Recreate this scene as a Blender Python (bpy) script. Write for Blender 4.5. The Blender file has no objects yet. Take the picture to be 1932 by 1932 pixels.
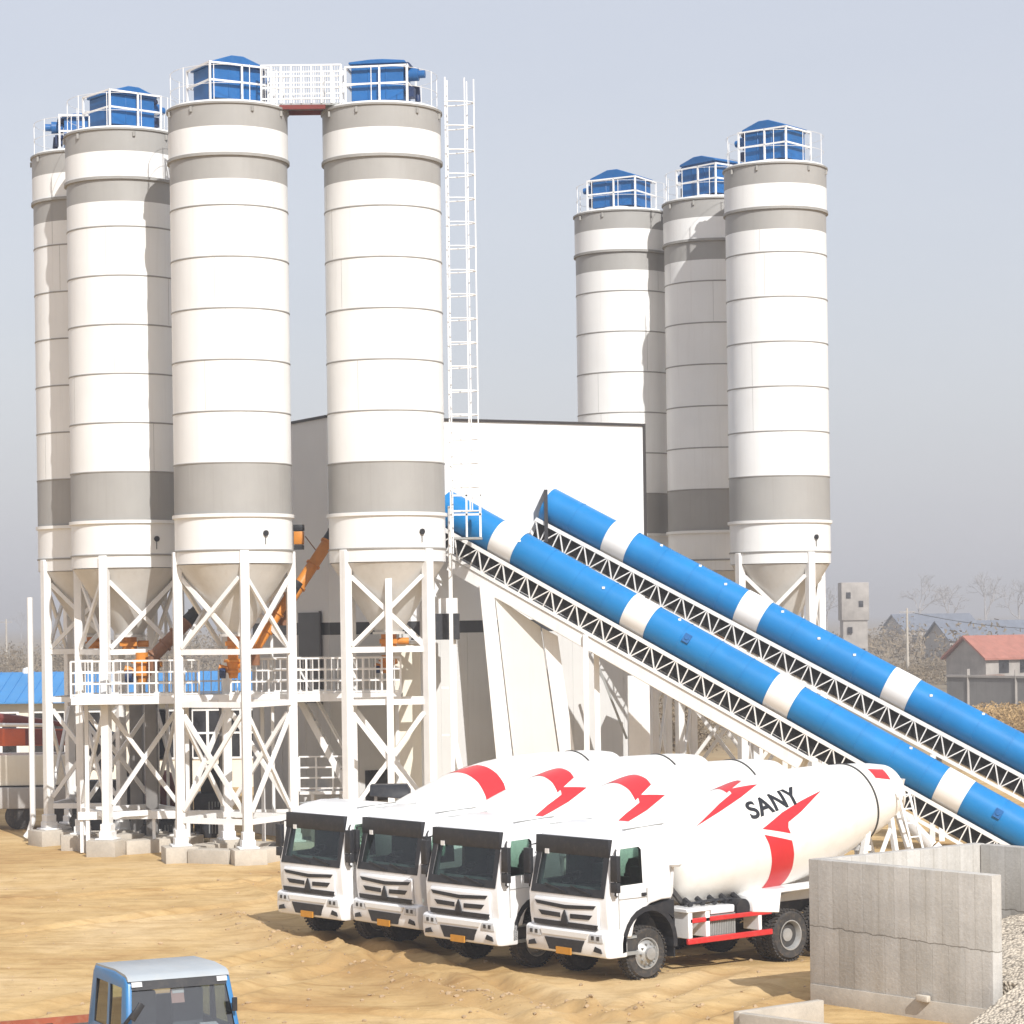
import bpy, bmesh, math, random
from mathutils import Vector, Matrix, noise
from mathutils.geometry import tessellate_polygon
random.seed(7)
R_ = math.radians
sc = bpy.context.scene
COL = sc.collection
F = 4800.0; CX = 966.0; HY = 1165.0; CH = 7.3; ROLL = R_(0.8)

# ------------------------------------------------------------------ survey helpers
def unroll(px, py):
    dx, dy = px - CX, py - HY
    c, s = math.cos(ROLL), math.sin(ROLL)
    return dx * c - dy * s, dx * s + dy * c
def at(px, py, d):
    x, y = unroll(px, py)
    return Vector((x * d / F, d, CH - y * d / F))
def gnd(px, py, z=0.0):
    x, y = unroll(px, py)
    d = (CH - z) * F / y
    return Vector((x * d / F, d, z))

# ------------------------------------------------------------------ materials
def nt(name):
    m = bpy.data.materials.new(name); m.use_nodes = True
    t = m.node_tree; b = t.nodes['Principled BSDF']
    return m, t, b
def link(t, a, b): t.links.new(a, b)
def coords(t, scale=(1, 1, 1), rot=(0, 0, 0), kind='Object'):
    tc = t.nodes.new('ShaderNodeTexCoord'); mp = t.nodes.new('ShaderNodeMapping')
    mp.inputs['Scale'].default_value = scale; mp.inputs['Rotation'].default_value = rot
    link(t, tc.outputs[kind], mp.inputs['Vector'])
    return mp.outputs['Vector']
def noise_tex(t, vec, scale, detail=4, rough=.55, dist=0):
    n = t.nodes.new('ShaderNodeTexNoise'); n.inputs['Scale'].default_value = scale
    n.inputs['Detail'].default_value = detail; n.inputs['Roughness'].default_value = rough
    n.inputs['Distortion'].default_value = dist
    link(t, vec, n.inputs['Vector']); return n.outputs['Fac']
def ramp(t, fac, stops):
    r = t.nodes.new('ShaderNodeValToRGB'); e = r.color_ramp.elements
    while len(e) < len(stops): e.new(.5)
    for i, (p, c) in enumerate(stops):
        e[i].position = p; e[i].color = (c[0], c[1], c[2], 1)
    link(t, fac, r.inputs['Fac']); return r.outputs['Color']
def mix(t, a, b, fac, mode='MIX'):
    n = t.nodes.new('ShaderNodeMix'); n.data_type = 'RGBA'; n.blend_type = mode
    for sock, v in ((n.inputs[0], fac), (n.inputs[6], a), (n.inputs[7], b)):
        if hasattr(v, 'is_output'): link(t, v, sock)
        elif isinstance(v, (int, float)): sock.default_value = v
        else: sock.default_value = (v[0], v[1], v[2], 1)
    return n.outputs[2]
def bump(t, b, h, strength=.3, dist=.02):
    n = t.nodes.new('ShaderNodeBump'); n.inputs['Strength'].default_value = strength
    n.inputs['Distance'].default_value = dist
    link(t, h, n.inputs['Height']); link(t, n.outputs['Normal'], b.inputs['Normal'])
def paint(name, base, rough=.45, var=.12, scale=1.2, streak=0.0, metal=0.0, dirt=None, spec=.4, bmp=0.0, dirt_amt=.35):
    m, t, b = nt(name)
    b.inputs['Roughness'].default_value = rough; b.inputs['Metallic'].default_value = metal
    b.inputs['Specular IOR Level'].default_value = spec
    v = coords(t)
    n = noise_tex(t, v, scale, 5, .6)
    lo = tuple(c * (1 - var) for c in base); hi = tuple(min(1, c * (1 + var * .6)) for c in base)
    c = ramp(t, n, [(.3, lo), (.7, hi)])
    if streak > 0:
        vs = coords(t, (3.2, 3.2, .12))
        s = noise_tex(t, vs, 2.6, 6, .65)
        sr = ramp(t, s, [(.52, (0, 0, 0)), (.78, (1, 1, 1))])
        d = dirt or (.33, .29, .23)
        f = t.nodes.new('ShaderNodeMath'); f.operation = 'MULTIPLY'; f.inputs[1].default_value = streak
        link(t, sr, f.inputs[0]); c = mix(t, c, d, f.outputs[0])
    elif dirt:
        s = noise_tex(t, coords(t), scale * 3.1, 7, .7)
        sr = ramp(t, s, [(.5, (0, 0, 0)), (.75, (1, 1, 1))])
        f = t.nodes.new('ShaderNodeMath'); f.operation = 'MULTIPLY'; f.inputs[1].default_value = dirt_amt
        link(t, sr, f.inputs[0]); c = mix(t, c, dirt, f.outputs[0])
    link(t, c, b.inputs['Base Color'])
    if bmp > 0: bump(t, b, noise_tex(t, coords(t), scale * 14, 6, .6), bmp, .015)
    return m
WHITE = (.80, .785, .75)
M = {}
M['silo_white'] = paint('silo white paint', (.79, .785, .765), .42, .05, .5, .20, dirt=(.50, .47, .42))
M['silo_grey'] = paint('silo grey paint', (.34, .33, .312), .5, .09, .6, .26, dirt=(.23, .215, .19))
M['silo_seam'] = paint('silo seam steel', (.30, .29, .27), .6, .15, 2)
M['steel_white'] = paint('white painted steel', (.80, .79, .77), .45, .08, 1.5, .22, dirt=(.45, .36, .26))
M['hopper'] = paint('hopper cream paint', (.60, .585, .555), .5, .12, .9, .25, dirt=(.42, .36, .29))
M['truck_white'] = paint('truck white paint', (.82, .82, .82), .24, .03, .8, spec=.5, dirt=(.55, .48, .38), dirt_amt=.22)
M['drum_white'] = paint('drum white paint', (.82, .80, .75), .3, .05, .7, spec=.5, dirt=(.56, .48, .38), dirt_amt=.26)
M['plastic_black'] = paint('black plastic', (.022, .023, .027), .5, .2, 3, dirt=(.12, .1, .08), dirt_amt=.25)
M['panel'] = paint('pale clad panel', (.66, .645, .60), .5, .06, .5, .2, dirt=(.45, .41, .35))
M['rubber'] = paint('tyre rubber', (.045, .042, .04), .85, .2, 4, dirt=(.20, .15, .10), dirt_amt=.6, bmp=.3)
M['chassis'] = paint('dark chassis', (.05, .048, .047), .6, .2, 3, dirt=(.2, .16, .11), dirt_amt=.35)
M['rim'] = paint('wheel rim', (.42, .42, .41), .45, .2, 5, metal=.4, dirt=(.25, .2, .14), dirt_amt=.45)
M['red'] = paint('red decal', (.62, .028, .035), .35, .08, 2)
M['red_paint'] = paint('red rail paint', (.60, .03, .03), .4, .15, 3, dirt=(.3, .2, .14), dirt_amt=.25)
M['letter'] = paint('black lettering', (.015, .016, .02), .4, .1, 3)
M['plate'] = paint('amber plate', (.55, .25, .03), .5, .1, 8)
M['lamp'] = paint('lamp lens', (.58, .59, .60), .15, .2, 12, spec=.6)
M['galv'] = paint('galvanised grey', (.36, .37, .36), .5, .12, 3, metal=.3, dirt=(.25, .22, .18))
M['blue_tube'] = paint('conveyor blue paint', (.006, .185, .47), .42, .10, .8, spec=.3, dirt=(.05, .25, .47), dirt_amt=.22)
M['band_white'] = paint('conveyor white paint', (.80, .79, .77), .35, .05, .8, dirt=(.6, .56, .5), dirt_amt=.18)
M['filter_blue'] = paint('filter blue paint', (.007, .105, .31), .45, .15, 2, dirt=(.05, .16, .36), dirt_amt=.3)
M['filter_dark'] = paint('filter dark navy', (.012, .03, .09), .5, .2, 3)
M['belt'] = paint('belt and truss shade black', (.010, .0095, .009), .8, .2, 3)
M['orange'] = paint('orange paint', (.62, .23, .03), .45, .15, 3, dirt=(.35, .18, .08), dirt_amt=.4)
M['brown'] = paint('primer brown', (.22, .10, .05), .6, .2, 3, dirt=(.3, .2, .12), dirt_amt=.4)
M['maroon'] = paint('maroon paint', (.17, .025, .018), .5, .2, 2, dirt=(.10, .06, .05), dirt_amt=.4)
M['wall_white'] = paint('wall white cladding', (.78, .78, .775), .5, .04, .35, .08, dirt=(.6, .56, .5))
M['wall_grey'] = paint('wall grey cladding', (.60, .595, .58), .55, .06, .5, .12, dirt=(.25, .23, .21))
M['wall_dark'] = paint('dark window strip', (.05, .052, .056), .35, .2, 2)
M['trim'] = paint('dark trim', (.04, .036, .036), .5, .15, 2)
M['shade_grey_leg'] = paint('silo leg shade grey', (.22, .21, .20), .6, .2, 1.5, .3, dirt=(.14, .12, .1))
M['machine'] = paint('dark machine', (.03, .031, .036), .55, .3, 3, dirt=(.12, .1, .08), dirt_amt=.35)
M['cream'] = paint('cream wall', (.78, .73, .62), .7, .06, .6, .18, dirt=(.5, .4, .28))
M['blue_roof'] = paint('blue sheet roof', (.05, .23, .50), .5, .08, .7, dirt=(.15, .28, .45), dirt_amt=.2)
M['deck'] = paint('grey deck', (.40, .38, .36), .7, .15, 1.2, .3, dirt=(.3, .26, .22))
M['red_body'] = paint('orange red paint', (.55, .10, .03), .5, .15, 1.4, dirt=(.28, .1, .06), dirt_amt=.4)
M['cab_blue'] = paint('cab blue paint', (.045, .19, .42), .3, .1, 1.2, dirt=(.2, .25, .33), dirt_amt=.35)
M['cab_roof'] = paint('dusty pale roof', (.37, .405, .43), .45, .08, 1.4, dirt=(.5, .46, .4), dirt_amt=.3)
M['paper'] = paint('paper', (.75, .74, .72), .8, .06, 8)
M['paper_pink'] = paint('pink paper', (.62, .38, .32), .8, .06, 8)
M['interior'] = paint('cab interior', (.035, .05, .05), .7, .2, 4)
M['dash'] = paint('dashboard grey', (.17, .18, .185), .6, .15, 3)
M['bed_red'] = paint('truck bed red', (.32, .085, .04), .6, .2, 2, dirt=(.35, .24, .14), dirt_amt=.5)
M['brick'] = paint('weathered plaster', (.37, .34, .31), .9, .25, .7, .45, dirt=(.2, .18, .17))
M['tile_red'] = paint('red tile', (.38, .15, .11), .8, .2, 1.3, dirt=(.3, .16, .12), dirt_amt=.45)
M['slate'] = paint('slate roof', (.16, .18, .22), .8, .2, .8, dirt=(.22, .2, .19))
M['fence'] = paint('grey yard wall', (.22, .21, .20), .9, .25, .4, .35, dirt=(.13, .12, .11))
M['bark'] = paint('bark', (.36, .34, .33), .9, .25, 3)
M['twig'] = paint('dry scrub', (.22, .17, .11), .9, .35, .6)
M['drygrass'] = paint('dry grass', (.42, .28, .13), .95, .3, .8)
M['stone'] = paint('clod', (.42, .30, .18), .95, .25, 3)
M['wire'] = paint('cable', (.05, .05, .05), .6, .1, 1)

def glass(name, tint, gl=.12, rough=.03):
    m, t, b = nt(name); t.nodes.remove(b)
    out = t.nodes['Material Output']
    tr = t.nodes.new('ShaderNodeBsdfTransparent'); tr.inputs[0].default_value = (*tint, 1)
    gs = t.nodes.new('ShaderNodeBsdfGlossy'); gs.inputs['Roughness'].default_value = rough
    gs.inputs['Color'].default_value = (.95, .97, 1, 1)
    fr = t.nodes.new('ShaderNodeLayerWeight'); fr.inputs['Blend'].default_value = .5
    pw = t.nodes.new('ShaderNodeMath'); pw.operation = 'POWER'; pw.inputs[1].default_value = 4.0; link(t, fr.outputs['Facing'], pw.inputs[0])
    ad = t.nodes.new('ShaderNodeMath'); ad.operation = 'ADD'; ad.inputs[1].default_value = gl; ad.use_clamp = True
    link(t, pw.outputs[0], ad.inputs[0])
    mx = t.nodes.new('ShaderNodeMixShader'); link(t, ad.outputs[0], mx.inputs[0])
    link(t, tr.outputs[0], mx.inputs[1]); link(t, gs.outputs[0], mx.inputs[2]); link(t, mx.outputs[0], out.inputs[0])
    return m
M['glass'] = glass('tinted windscreen', (.80, .92, .86), .035)
M['glass_clear'] = glass('rear glass', (.80, .95, .89), .01)
M['glass_side'] = glass('side glass', (.35, .45, .41), .03)
M['glass_dusty'] = glass('dusty windscreen', (.55, .60, .62), .16, .12)
M['glass_dark'], _t, _b = nt('dark pane'); _b.inputs['Base Color'].default_value = (.02, .022, .026, 1); _b.inputs['Roughness'].default_value = .12
link(_t, ramp(_t, noise_tex(_t, coords(_t), 1.3, 4), [(.35, (.012, .012, .014)), (.7, (.05, .05, .055))]), _b.inputs['Base Color'])

def concrete(name, base=(.53, .51, .475), boards=True):
    m, t, b = nt(name); b.inputs['Roughness'].default_value = .88
    b.inputs['Specular IOR Level'].default_value = .25
    v = coords(t)
    n1 = noise_tex(t, v, 1.1, 6, .6); n2 = noise_tex(t, v, 14, 6, .65)
    c = ramp(t, n1, [(.3, tuple(x * .82 for x in base)), (.7, tuple(x * 1.1 for x in base))])
    c = mix(t, c, ramp(t, n2, [(.35, (.84, .84, .84)), (.65, (1.05, 1.05, 1.05))]), .5, 'MULTIPLY')
    if boards:
        # board-marked casting: every 0.45 m of the wall's length has its own tone
        tc = t.nodes.new('ShaderNodeTexCoord'); sx = t.nodes.new('ShaderNodeSeparateXYZ'); link(t, tc.outputs['Object'], sx.inputs[0])
        def mth(op, a, bb):
            k = t.nodes.new('ShaderNodeMath'); k.operation = op
            for i, q in enumerate((a, bb)):
                if hasattr(q, 'is_output'): link(t, q, k.inputs[i])
                else: k.inputs[i].default_value = q
            return k.outputs[0]
        wob = mth('MULTIPLY', mth('SUBTRACT', noise_tex(t, v, 2.2, 5, .6), .5), .16)
        zed = mth('ADD', sx.outputs[2], mth('ADD', wob, mth('MULTIPLY', sx.outputs[0], .02)))
        row = mth('FLOOR', mth('DIVIDE', zed, 1.42), 1)
        u = mth('ADD', mth('MULTIPLY', sx.outputs[0], 2.6), mth('MULTIPLY', row, 3.37))
        cell = mth('FLOOR', u, 0)
        wn = t.nodes.new('ShaderNodeTexWhiteNoise'); wn.noise_dimensions = '2D'
        cb = t.nodes.new('ShaderNodeCombineXYZ'); link(t, cell, cb.inputs[0]); link(t, row, cb.inputs[1]); link(t, cb.outputs[0], wn.inputs['Vector'])
        c = mix(t, c, ramp(t, wn.outputs['Value'], [(0, (.80, .79, .77)), (1, (1.08, 1.08, 1.09))]), .6, 'MULTIPLY')
        fr = mth('FRACT', u, 0); edge = mth('LESS_THAN', mth('ABSOLUTE', mth('SUBTRACT', fr, .5), 0), .475)
        zz = mth('FRACT', mth('DIVIDE', zed, 1.42), 0)
        edge2 = mth('LESS_THAN', mth('ABSOLUTE', mth('SUBTRACT', zz, .5), 0), .492)
        e = mth('MULTIPLY', edge, edge2)
        c = mix(t, c, ramp(t, edge, [(0, (.80, .79, .77)), (1, (1, 1, 1))]), .7, 'MULTIPLY')
        c = mix(t, c, ramp(t, edge2, [(0, (.45, .43, .4)), (1, (1, 1, 1))]), .85, 'MULTIPLY')
        vs = noise_tex(t, coords(t, (4, 4, .25)), 1.5, 6, .7)
        c = mix(t, c, ramp(t, vs, [(.35, (.80, .76, .70)), (.6, (1, 1, 1))]), .5, 'MULTIPLY')
        hb = mth('ADD', mth('MULTIPLY', e, .6), n2)
        bump(t, b, hb, .5, .02)
    else:
        bump(t, b, n2, .35, .02)
    link(t, c, b.inputs['Base Color'])
    return m
M['concrete'] = concrete('board marked concrete')
M['concrete_plain'] = concrete('plain concrete', (.50, .45, .38), False)

def sand_mat():
    m, t, b = nt('sandy ground'); b.inputs['Roughness'].default_value = .95; b.inputs['Specular IOR Level'].default_value = .15
    v = coords(t)
    n1 = noise_tex(t, v, .16, 6, .6, .6); n2 = noise_tex(t, v, 1.1, 7, .68, .3); n3 = noise_tex(t, v, 9, 6, .7)
    c = ramp(t, n1, [(.32, (.42, .255, .105)), (.5, (.55, .38, .175)), (.68, (.63, .465, .255))])
    c = mix(t, c, ramp(t, n2, [(.3, (.74, .70, .64)), (.55, (1, 1, 1)), (.8, (1.14, 1.14, 1.16))]), .9, 'MULTIPLY')
    c = mix(t, c, ramp(t, n3, [(.3, (.84, .82, .80)), (.6, (1.04, 1.04, 1.04))]), .4, 'MULTIPLY')
    # tyre ruts: drawn-out noise along two driving directions
    for rot, amt in ((.5, .55), (-.55, .5), (.95, .45)):
        vr = coords(t, (.10, 1.9, 1), (0, 0, rot))
        r = noise_tex(t, vr, 1.3, 6, .65, .25)
        c = mix(t, c, ramp(t, r, [(.33, (.66, .56, .45)), (.45, (1, 1, 1)), (.62, (1, 1, 1)), (.74, (1.12, 1.13, 1.15))]), amt, 'MULTIPLY')
    # churned, damper soil in the wheel tracks
    ca = t.nodes.new('ShaderNodeVertexColor'); ca.layer_name = 'wear'
    wm = t.nodes.new('ShaderNodeMath'); wm.operation = 'MULTIPLY'; wm.inputs[1].default_value = .7; link(t, ca.outputs['Color'], wm.inputs[0])
    c = mix(t, c, mix(t, (.36, .215, .085), (.47, .31, .14), n2), wm.outputs[0])
    # beyond the yard the soil turns duller
    tc = t.nodes.new('ShaderNodeTexCoord'); sx = t.nodes.new('ShaderNodeSeparateXYZ'); link(t, tc.outputs['Object'], sx.inputs[0])
    mr = t.nodes.new('ShaderNodeMapRange'); mr.inputs[1].default_value = 105; mr.inputs[2].default_value = 150
    link(t, sx.outputs[1], mr.inputs[0])
    fld = ramp(t, noise_tex(t, v, .02, 5, .6), [(.35, (.20, .165, .12)), (.65, (.30, .24, .16))])
    c = mix(t, c, fld, mr.outputs[0])
    link(t, c, b.inputs['Base Color'])
    hsum = t.nodes.new('ShaderNodeMath'); hsum.operation = 'ADD'; link(t, n2, hsum.inputs[0])
    h2 = t.nodes.new('ShaderNodeMath'); h2.operation = 'MULTIPLY'; h2.inputs[1].default_value = .5; link(t, n3, h2.inputs[0]); link(t, h2.outputs[0], hsum.inputs[1])
    bump(t, b, hsum.outputs[0], .4, .10)
    return m
M['sand'] = sand_mat()
def gravel_mat():
    m, t, b = nt('gravel'); b.inputs['Roughness'].default_value = .95
    v = t.nodes.new('ShaderNodeTexVoronoi'); v.inputs['Scale'].default_value = 16; link(t, coords(t), v.inputs['Vector'])
    c = ramp(t, v.outputs['Distance'], [(0, (.64, .57, .47)), (.5, (.54, .48, .39)), (.85, (.22, .19, .15))])
    c = mix(t, c, ramp(t, noise_tex(t, coords(t), 3, 6), [(.35, (.7, .68, .66)), (.65, (1.15, 1.12, 1.08))]), .8, 'MULTIPLY')
    link(t, c, b.inputs['Base Color']); bump(t, b, v.outputs['Distance'], .9, -.05)
    return m
M['gravel'] = gravel_mat()

# ------------------------------------------------------------------ mesh builder
class MB:
    def __init__(self): self.v = []; self.f = []; self.m = []; self.k = 0
    def add(self, vs, fs, k=None):
        o = len(self.v); self.v += [tuple(p) for p in vs]
        for f in fs: self.f.append(tuple(i + o for i in f)); self.m.append(self.k if k is None else k)
        return self
    def box(self, c, s, rot=None, k=None):
        c = Vector(c); hx, hy, hz = s[0] / 2, s[1] / 2, s[2] / 2
        vs = [Vector((x, y, z)) for x in (-hx, hx) for y in (-hy, hy) for z in (-hz, hz)]
        if rot is not None: vs = [rot @ p for p in vs]
        return self.add([p + c for p in vs], [(0, 1, 3, 2), (4, 6, 7, 5), (0, 4, 5, 1), (2, 3, 7, 6), (0, 2, 6, 4), (1, 5, 7, 3)], k)
    def bx(self, x0, x1, y0, y1, z0, z1, k=None):
        return self.box(((x0 + x1) / 2, (y0 + y1) / 2, (z0 + z1) / 2), (abs(x1 - x0), abs(y1 - y0), abs(z1 - z0)), None, k)
    def bar(self, p, q, w, h=None, up=(0, 0, 1), k=None):
        p, q = Vector(p), Vector(q); h = h or w; d = (q - p); L = d.length; d = d / L
        u = Vector(up)
        if abs(d.dot(u)) > .98: u = Vector((1, 0, 0))
        s = d.cross(u).normalized(); u = s.cross(d)
        rot = Matrix((d, s, u)).transposed()
        return self.box((p + q) / 2, (L, w, h), rot, k)
    def tube(self, p, q, r, n=8, r2=None, cap=True, k=None):
        p, q = Vector(p), Vector(q); r2 = r if r2 is None else r2
        d = (q - p).normalized(); u = Vector((0, 0, 1)) if abs(d.z) < .95 else Vector((1, 0, 0))
        a = d.cross(u).normalized(); b = d.cross(a)
        vs = []
        for pt, rr in ((p, r), (q, r2)):
            for i in range(n):
                t = 2 * math.pi * i / n; vs.append(pt + (a * math.cos(t) + b * math.sin(t)) * rr)
        fs = [(i, n + i, n + (i + 1) % n, (i + 1) % n) for i in range(n)]
        if cap: fs += [tuple(range(n)), tuple(reversed(range(n, 2 * n)))]
        return self.add(vs, fs, k)
    def path(self, pts, r, n=6, k=None, rads=None):
        pts = [Vector(p) for p in pts]; vs = []; a = None
        for i, p in enumerate(pts):
            d = (pts[min(i + 1, len(pts) - 1)] - pts[max(i - 1, 0)]).normalized()
            if a is None:
                u = Vector((0, 0, 1)) if abs(d.z) < .95 else Vector((1, 0, 0)); a = d.cross(u).normalized()
            else: a = (a - d * a.dot(d)).normalized()
            b = d.cross(a); rr = rads[i] if rads else r
            for j in range(n):
                t = 2 * math.pi * j / n; vs.append(p + (a * math.cos(t) + b * math.sin(t)) * rr)
        fs = []
        for i in range(len(pts) - 1):
            for j in range(n):
                fs.append((i * n + j, (i + 1) * n + j, (i + 1) * n + (j + 1) % n, i * n + (j + 1) % n))
        fs += [tuple(range(n)), tuple(reversed(range((len(pts) - 1) * n, len(pts) * n)))]
        return self.add(vs, fs, k)
    def lathe(self, prof, n=48, mats=None, org=(0, 0, 0), rot=None, cap0=True, cap1=True):
        org = Vector(org); vs = []
        for r, z in prof:
            for i in range(n):
                t = 2 * math.pi * i / n; p = Vector((r * math.cos(t), r * math.sin(t), z))
                if rot is not None: p = rot @ p
                vs.append(p + org)
        o = len(self.v); self.v += [tuple(p) for p in vs]
        for s in range(len(prof) - 1):
            for i in range(n):
                self.f.append((o + s * n + i, o + s * n + (i + 1) % n, o + (s + 1) * n + (i + 1) % n, o + (s + 1) * n + i))
                self.m.append(mats[s] if mats else self.k)
        if cap0: self.f.append(tuple(o + i for i in reversed(range(n)))); self.m.append(mats[0] if mats else self.k)
        if cap1: self.f.append(tuple(o + (len(prof) - 1) * n + i for i in range(n))); self.m.append(mats[-1] if mats else self.k)
        return self
    def prism(self, pts, vec, k=None):
        pts = [Vector(p) for p in pts]; vec = Vector(vec); n = len(pts)
        return self.add(pts + [p + vec for p in pts], [tuple(range(n)), tuple(reversed(range(n, 2 * n)))] + [(i, n + i, n + (i + 1) % n, (i + 1) % n) for i in range(n)], k)
    def build(self, name, mats, parent=None, smooth=None, bevel=0, seg=2, loc=None):
        me = bpy.data.meshes.new(name); me.from_pydata(self.v, [], self.f)
        mats = mats if isinstance(mats, (list, tuple)) else [mats]
        for m in mats: me.materials.append(m)
        for p, k in zip(me.polygons, self.m): p.material_index = min(k, len(mats) - 1)
        bm = bmesh.new(); bm.from_mesh(me)
        bmesh.ops.recalc_face_normals(bm, faces=bm.faces)
        if bevel > 0:
            ed = [e for e in bm.edges if len(e.link_faces) == 2 and e.calc_face_angle(0) > R_(28)]
            bmesh.ops.bevel(bm, geom=ed, offset=bevel, segments=seg, affect='EDGES', clamp_overlap=True, profile=.5)
        bm.to_mesh(me); bm.free()
        if smooth or bevel > 0:
            for p in me.polygons: p.use_smooth = True
            me.set_sharp_from_angle(angle=R_(smooth or 40))
        o = bpy.data.objects.new(name, me); COL.objects.link(o)
        if parent: o.parent = parent
        if loc is not None: o.location = loc
        return o
def tag(o, label=None, cat=None, group=None, kind=None):
    if label: o['label'] = label
    if cat: o['category'] = cat
    if group: o['group'] = group
    if kind: o['kind'] = kind
    return o
def thing(name, label, cat, loc=(0, 0, 0), rz=0, group=None):
    o = bpy.data.objects.new(name, None); COL.objects.link(o); o.empty_display_size = .3
    o.location = loc; o.rotation_euler = (0, 0, rz)
    return tag(o, label, cat, group)
def kids(o): return [c for c in list(bpy.data.objects) if c.parent == o]
def copy_tree(o, parent=None):
    c = o.copy(); COL.objects.link(c)
    if parent: c.parent = parent
    for ch in kids(o): copy_tree(ch, c)
    return c

# ------------------------------------------------------------------ ground
BERM = [gnd(420, 1722), gnd(510, 1760), gnd(620, 1796), gnd(760, 1840), gnd(900, 1874), gnd(1040, 1894), gnd(1170, 1906)]
def seg_dist(x, y, a, b):
    ax, ay, bx_, by = a[0], a[1], b[0], b[1]
    t = max(0, min(1, ((x - ax) * (bx_ - ax) + (y - ay) * (by - ay)) / ((bx_ - ax) ** 2 + (by - ay) ** 2)))
    return math.hypot(x - ax - t * (bx_ - ax), y - ay - t * (by - ay)), t
RUTS = []
for (p, q) in (((20, 1920), (900, 1690)), ((30, 1990), (960, 1720)), ((560, 1640), (1180, 1960)), ((480, 1660), (1100, 1990)), ((640, 1760), (1480, 1990)), ((0, 1700), (560, 1660)), ((0, 1760), (600, 1690)), ((760, 2050), (1380, 1820)), ((880, 2080), (1500, 1850)), ((500, 1900), (1300, 1930))):
    RUTS.append((gnd(*p), gnd(*q)))
def gh(x, y):
    if y > 130 or abs(x) > 40:
        return 0.0
    v = Vector((x, y, 0))
    h = .07 * noise.noise(v * .22) + .028 * noise.noise(v * .7) + .012 * noise.noise(v * 2.1) + .009 * noise.noise(v * 5.2)
    w = .25 * noise.noise(v * .9)
    for a, b in RUTS:
        d, t = seg_dist(x + w, y + w, a, b)
        if d < 1.4:
            k = .75 + .5 * noise.noise(v * .6 + Vector((9, 0, 0)))
            h += k * (-.10 * math.exp(-(d / .24) ** 2) + .07 * math.exp(-((d - .50) / .17) ** 2) + .018 * math.exp(-(d / .3) ** 2) * math.sin(t * 260))
    if y > 40 and y < 70:
        d = min(seg_dist(x, y, BERM[i], BERM[i + 1])[0] for i in range(len(BERM) - 1))
        if d < 1.6:
            h += (.13 + .09 * noise.noise(v * 1.1)) * math.exp(-(d / .42) ** 2) + .03 * noise.noise(v * 3.5) * math.exp(-(d / .7) ** 2)
    if 44 < y < 70:
        # the trucks have sunk into the soft ground
        q = max(0, 1 - (((x - 1.2) * .777 + (y - 56.5) * .63) / 9.5) ** 4) * max(0, 1 - (((x - 1.2) * .63 - (y - 56.5) * .777) / 8.5) ** 4)
        h -= .13 * q
    fade = min(1, max(0, (130 - y) / 30)) * min(1, max(0, (40 - abs(x)) / 10))
    return h * fade - .02
def axis_vals(lo, hi, fine_lo, fine_hi, step):
    vals = []; x = fine_lo
    while x < fine_hi: vals.append(x); x += step
    st = step; x = fine_lo; left = []
    while x > lo: st *= 1.22; x -= st; left.append(max(x, lo))
    st = step; x = vals[-1]; right = []
    while x < hi: st *= 1.22; x += st; right.append(min(x, hi))
    return left[::-1] + vals + right
xs = axis_vals(-1500, 1500, -11, 10, .13); ys = axis_vals(-30, 4000, 37, 76, .15)
g = MB(); nx = len(xs)
for y in ys:
    for x in xs: g.v.append((x, y, gh(x, y)))
for j in range(len(ys) - 1):
    for i in range(nx - 1):
        g.f.append((j * nx + i, j * nx + i + 1, (j + 1) * nx + i + 1, (j + 1) * nx + i)); g.m.append(0)
def worn(x, y):
    if y > 80 or y < 36 or abs(x) > 14: return 0.0
    v = Vector((x, y, 3)); w = .25 * noise.noise(Vector((x, y, 0)) * .9); k = 0
    for a, b in RUTS:
        d, t = seg_dist(x + w, y + w, a, b)
        if d < 1.6: k += math.exp(-(d / .30) ** 2) * (.55 + .6 * noise.noise(v * .8)) + .35 * math.exp(-((d - .5) / .12) ** 2) * max(0, noise.noise(v * 2.3))
    if 42 < y < 66:
        d = min(seg_dist(x, y, BERM[i], BERM[i + 1])[0] for i in range(len(BERM) - 1))
        k += max(0, .75 + .8 * noise.noise(v * .9)) * math.exp(-(d / .75) ** 2)
    return max(0, min(1, k))
go_ = g.build('ground', M['sand'], smooth=60)
at_ = go_.data.color_attributes.new('wear', 'FLOAT_COLOR', 'POINT')
for i, v in enumerate(g.v):
    k = worn(v[0], v[1]); at_.data[i].color = (k, k, k, 1)
tag(go_, kind='structure')
# loose clods
cl = MB(); rnd = random.Random(3)
for i in range(900):
    px, py = rnd.uniform(-30, 1520), rnd.uniform(1640, 1940)
    if rnd.random() < .35:
        j = rnd.randrange(len(BERM) - 1); tt = rnd.random(); p = BERM[j].lerp(BERM[j + 1], tt) + Vector((rnd.gauss(0, .45), rnd.gauss(0, .45), 0))
    else: p = gnd(px, py)
    s = .015 + .05 * rnd.random() ** 3.2
    m = bmesh.new(); bmesh.ops.create_icosphere(m, subdivisions=1, radius=s)
    for q in m.verts: q.co *= rnd.uniform(.6, 1.25); q.co.z *= .7
    cl.add([q.co + Vector((p.x, p.y, gh(p.x, p.y) + s * .2)) for q in m.verts], [tuple(q.index for q in f.verts) for f in m.faces]); m.free()
tag(cl.build('dirt_clods', M['stone'], smooth=30), 'small loose clods of dry tan earth scattered over the yard', 'dirt', kind='stuff')

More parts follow.
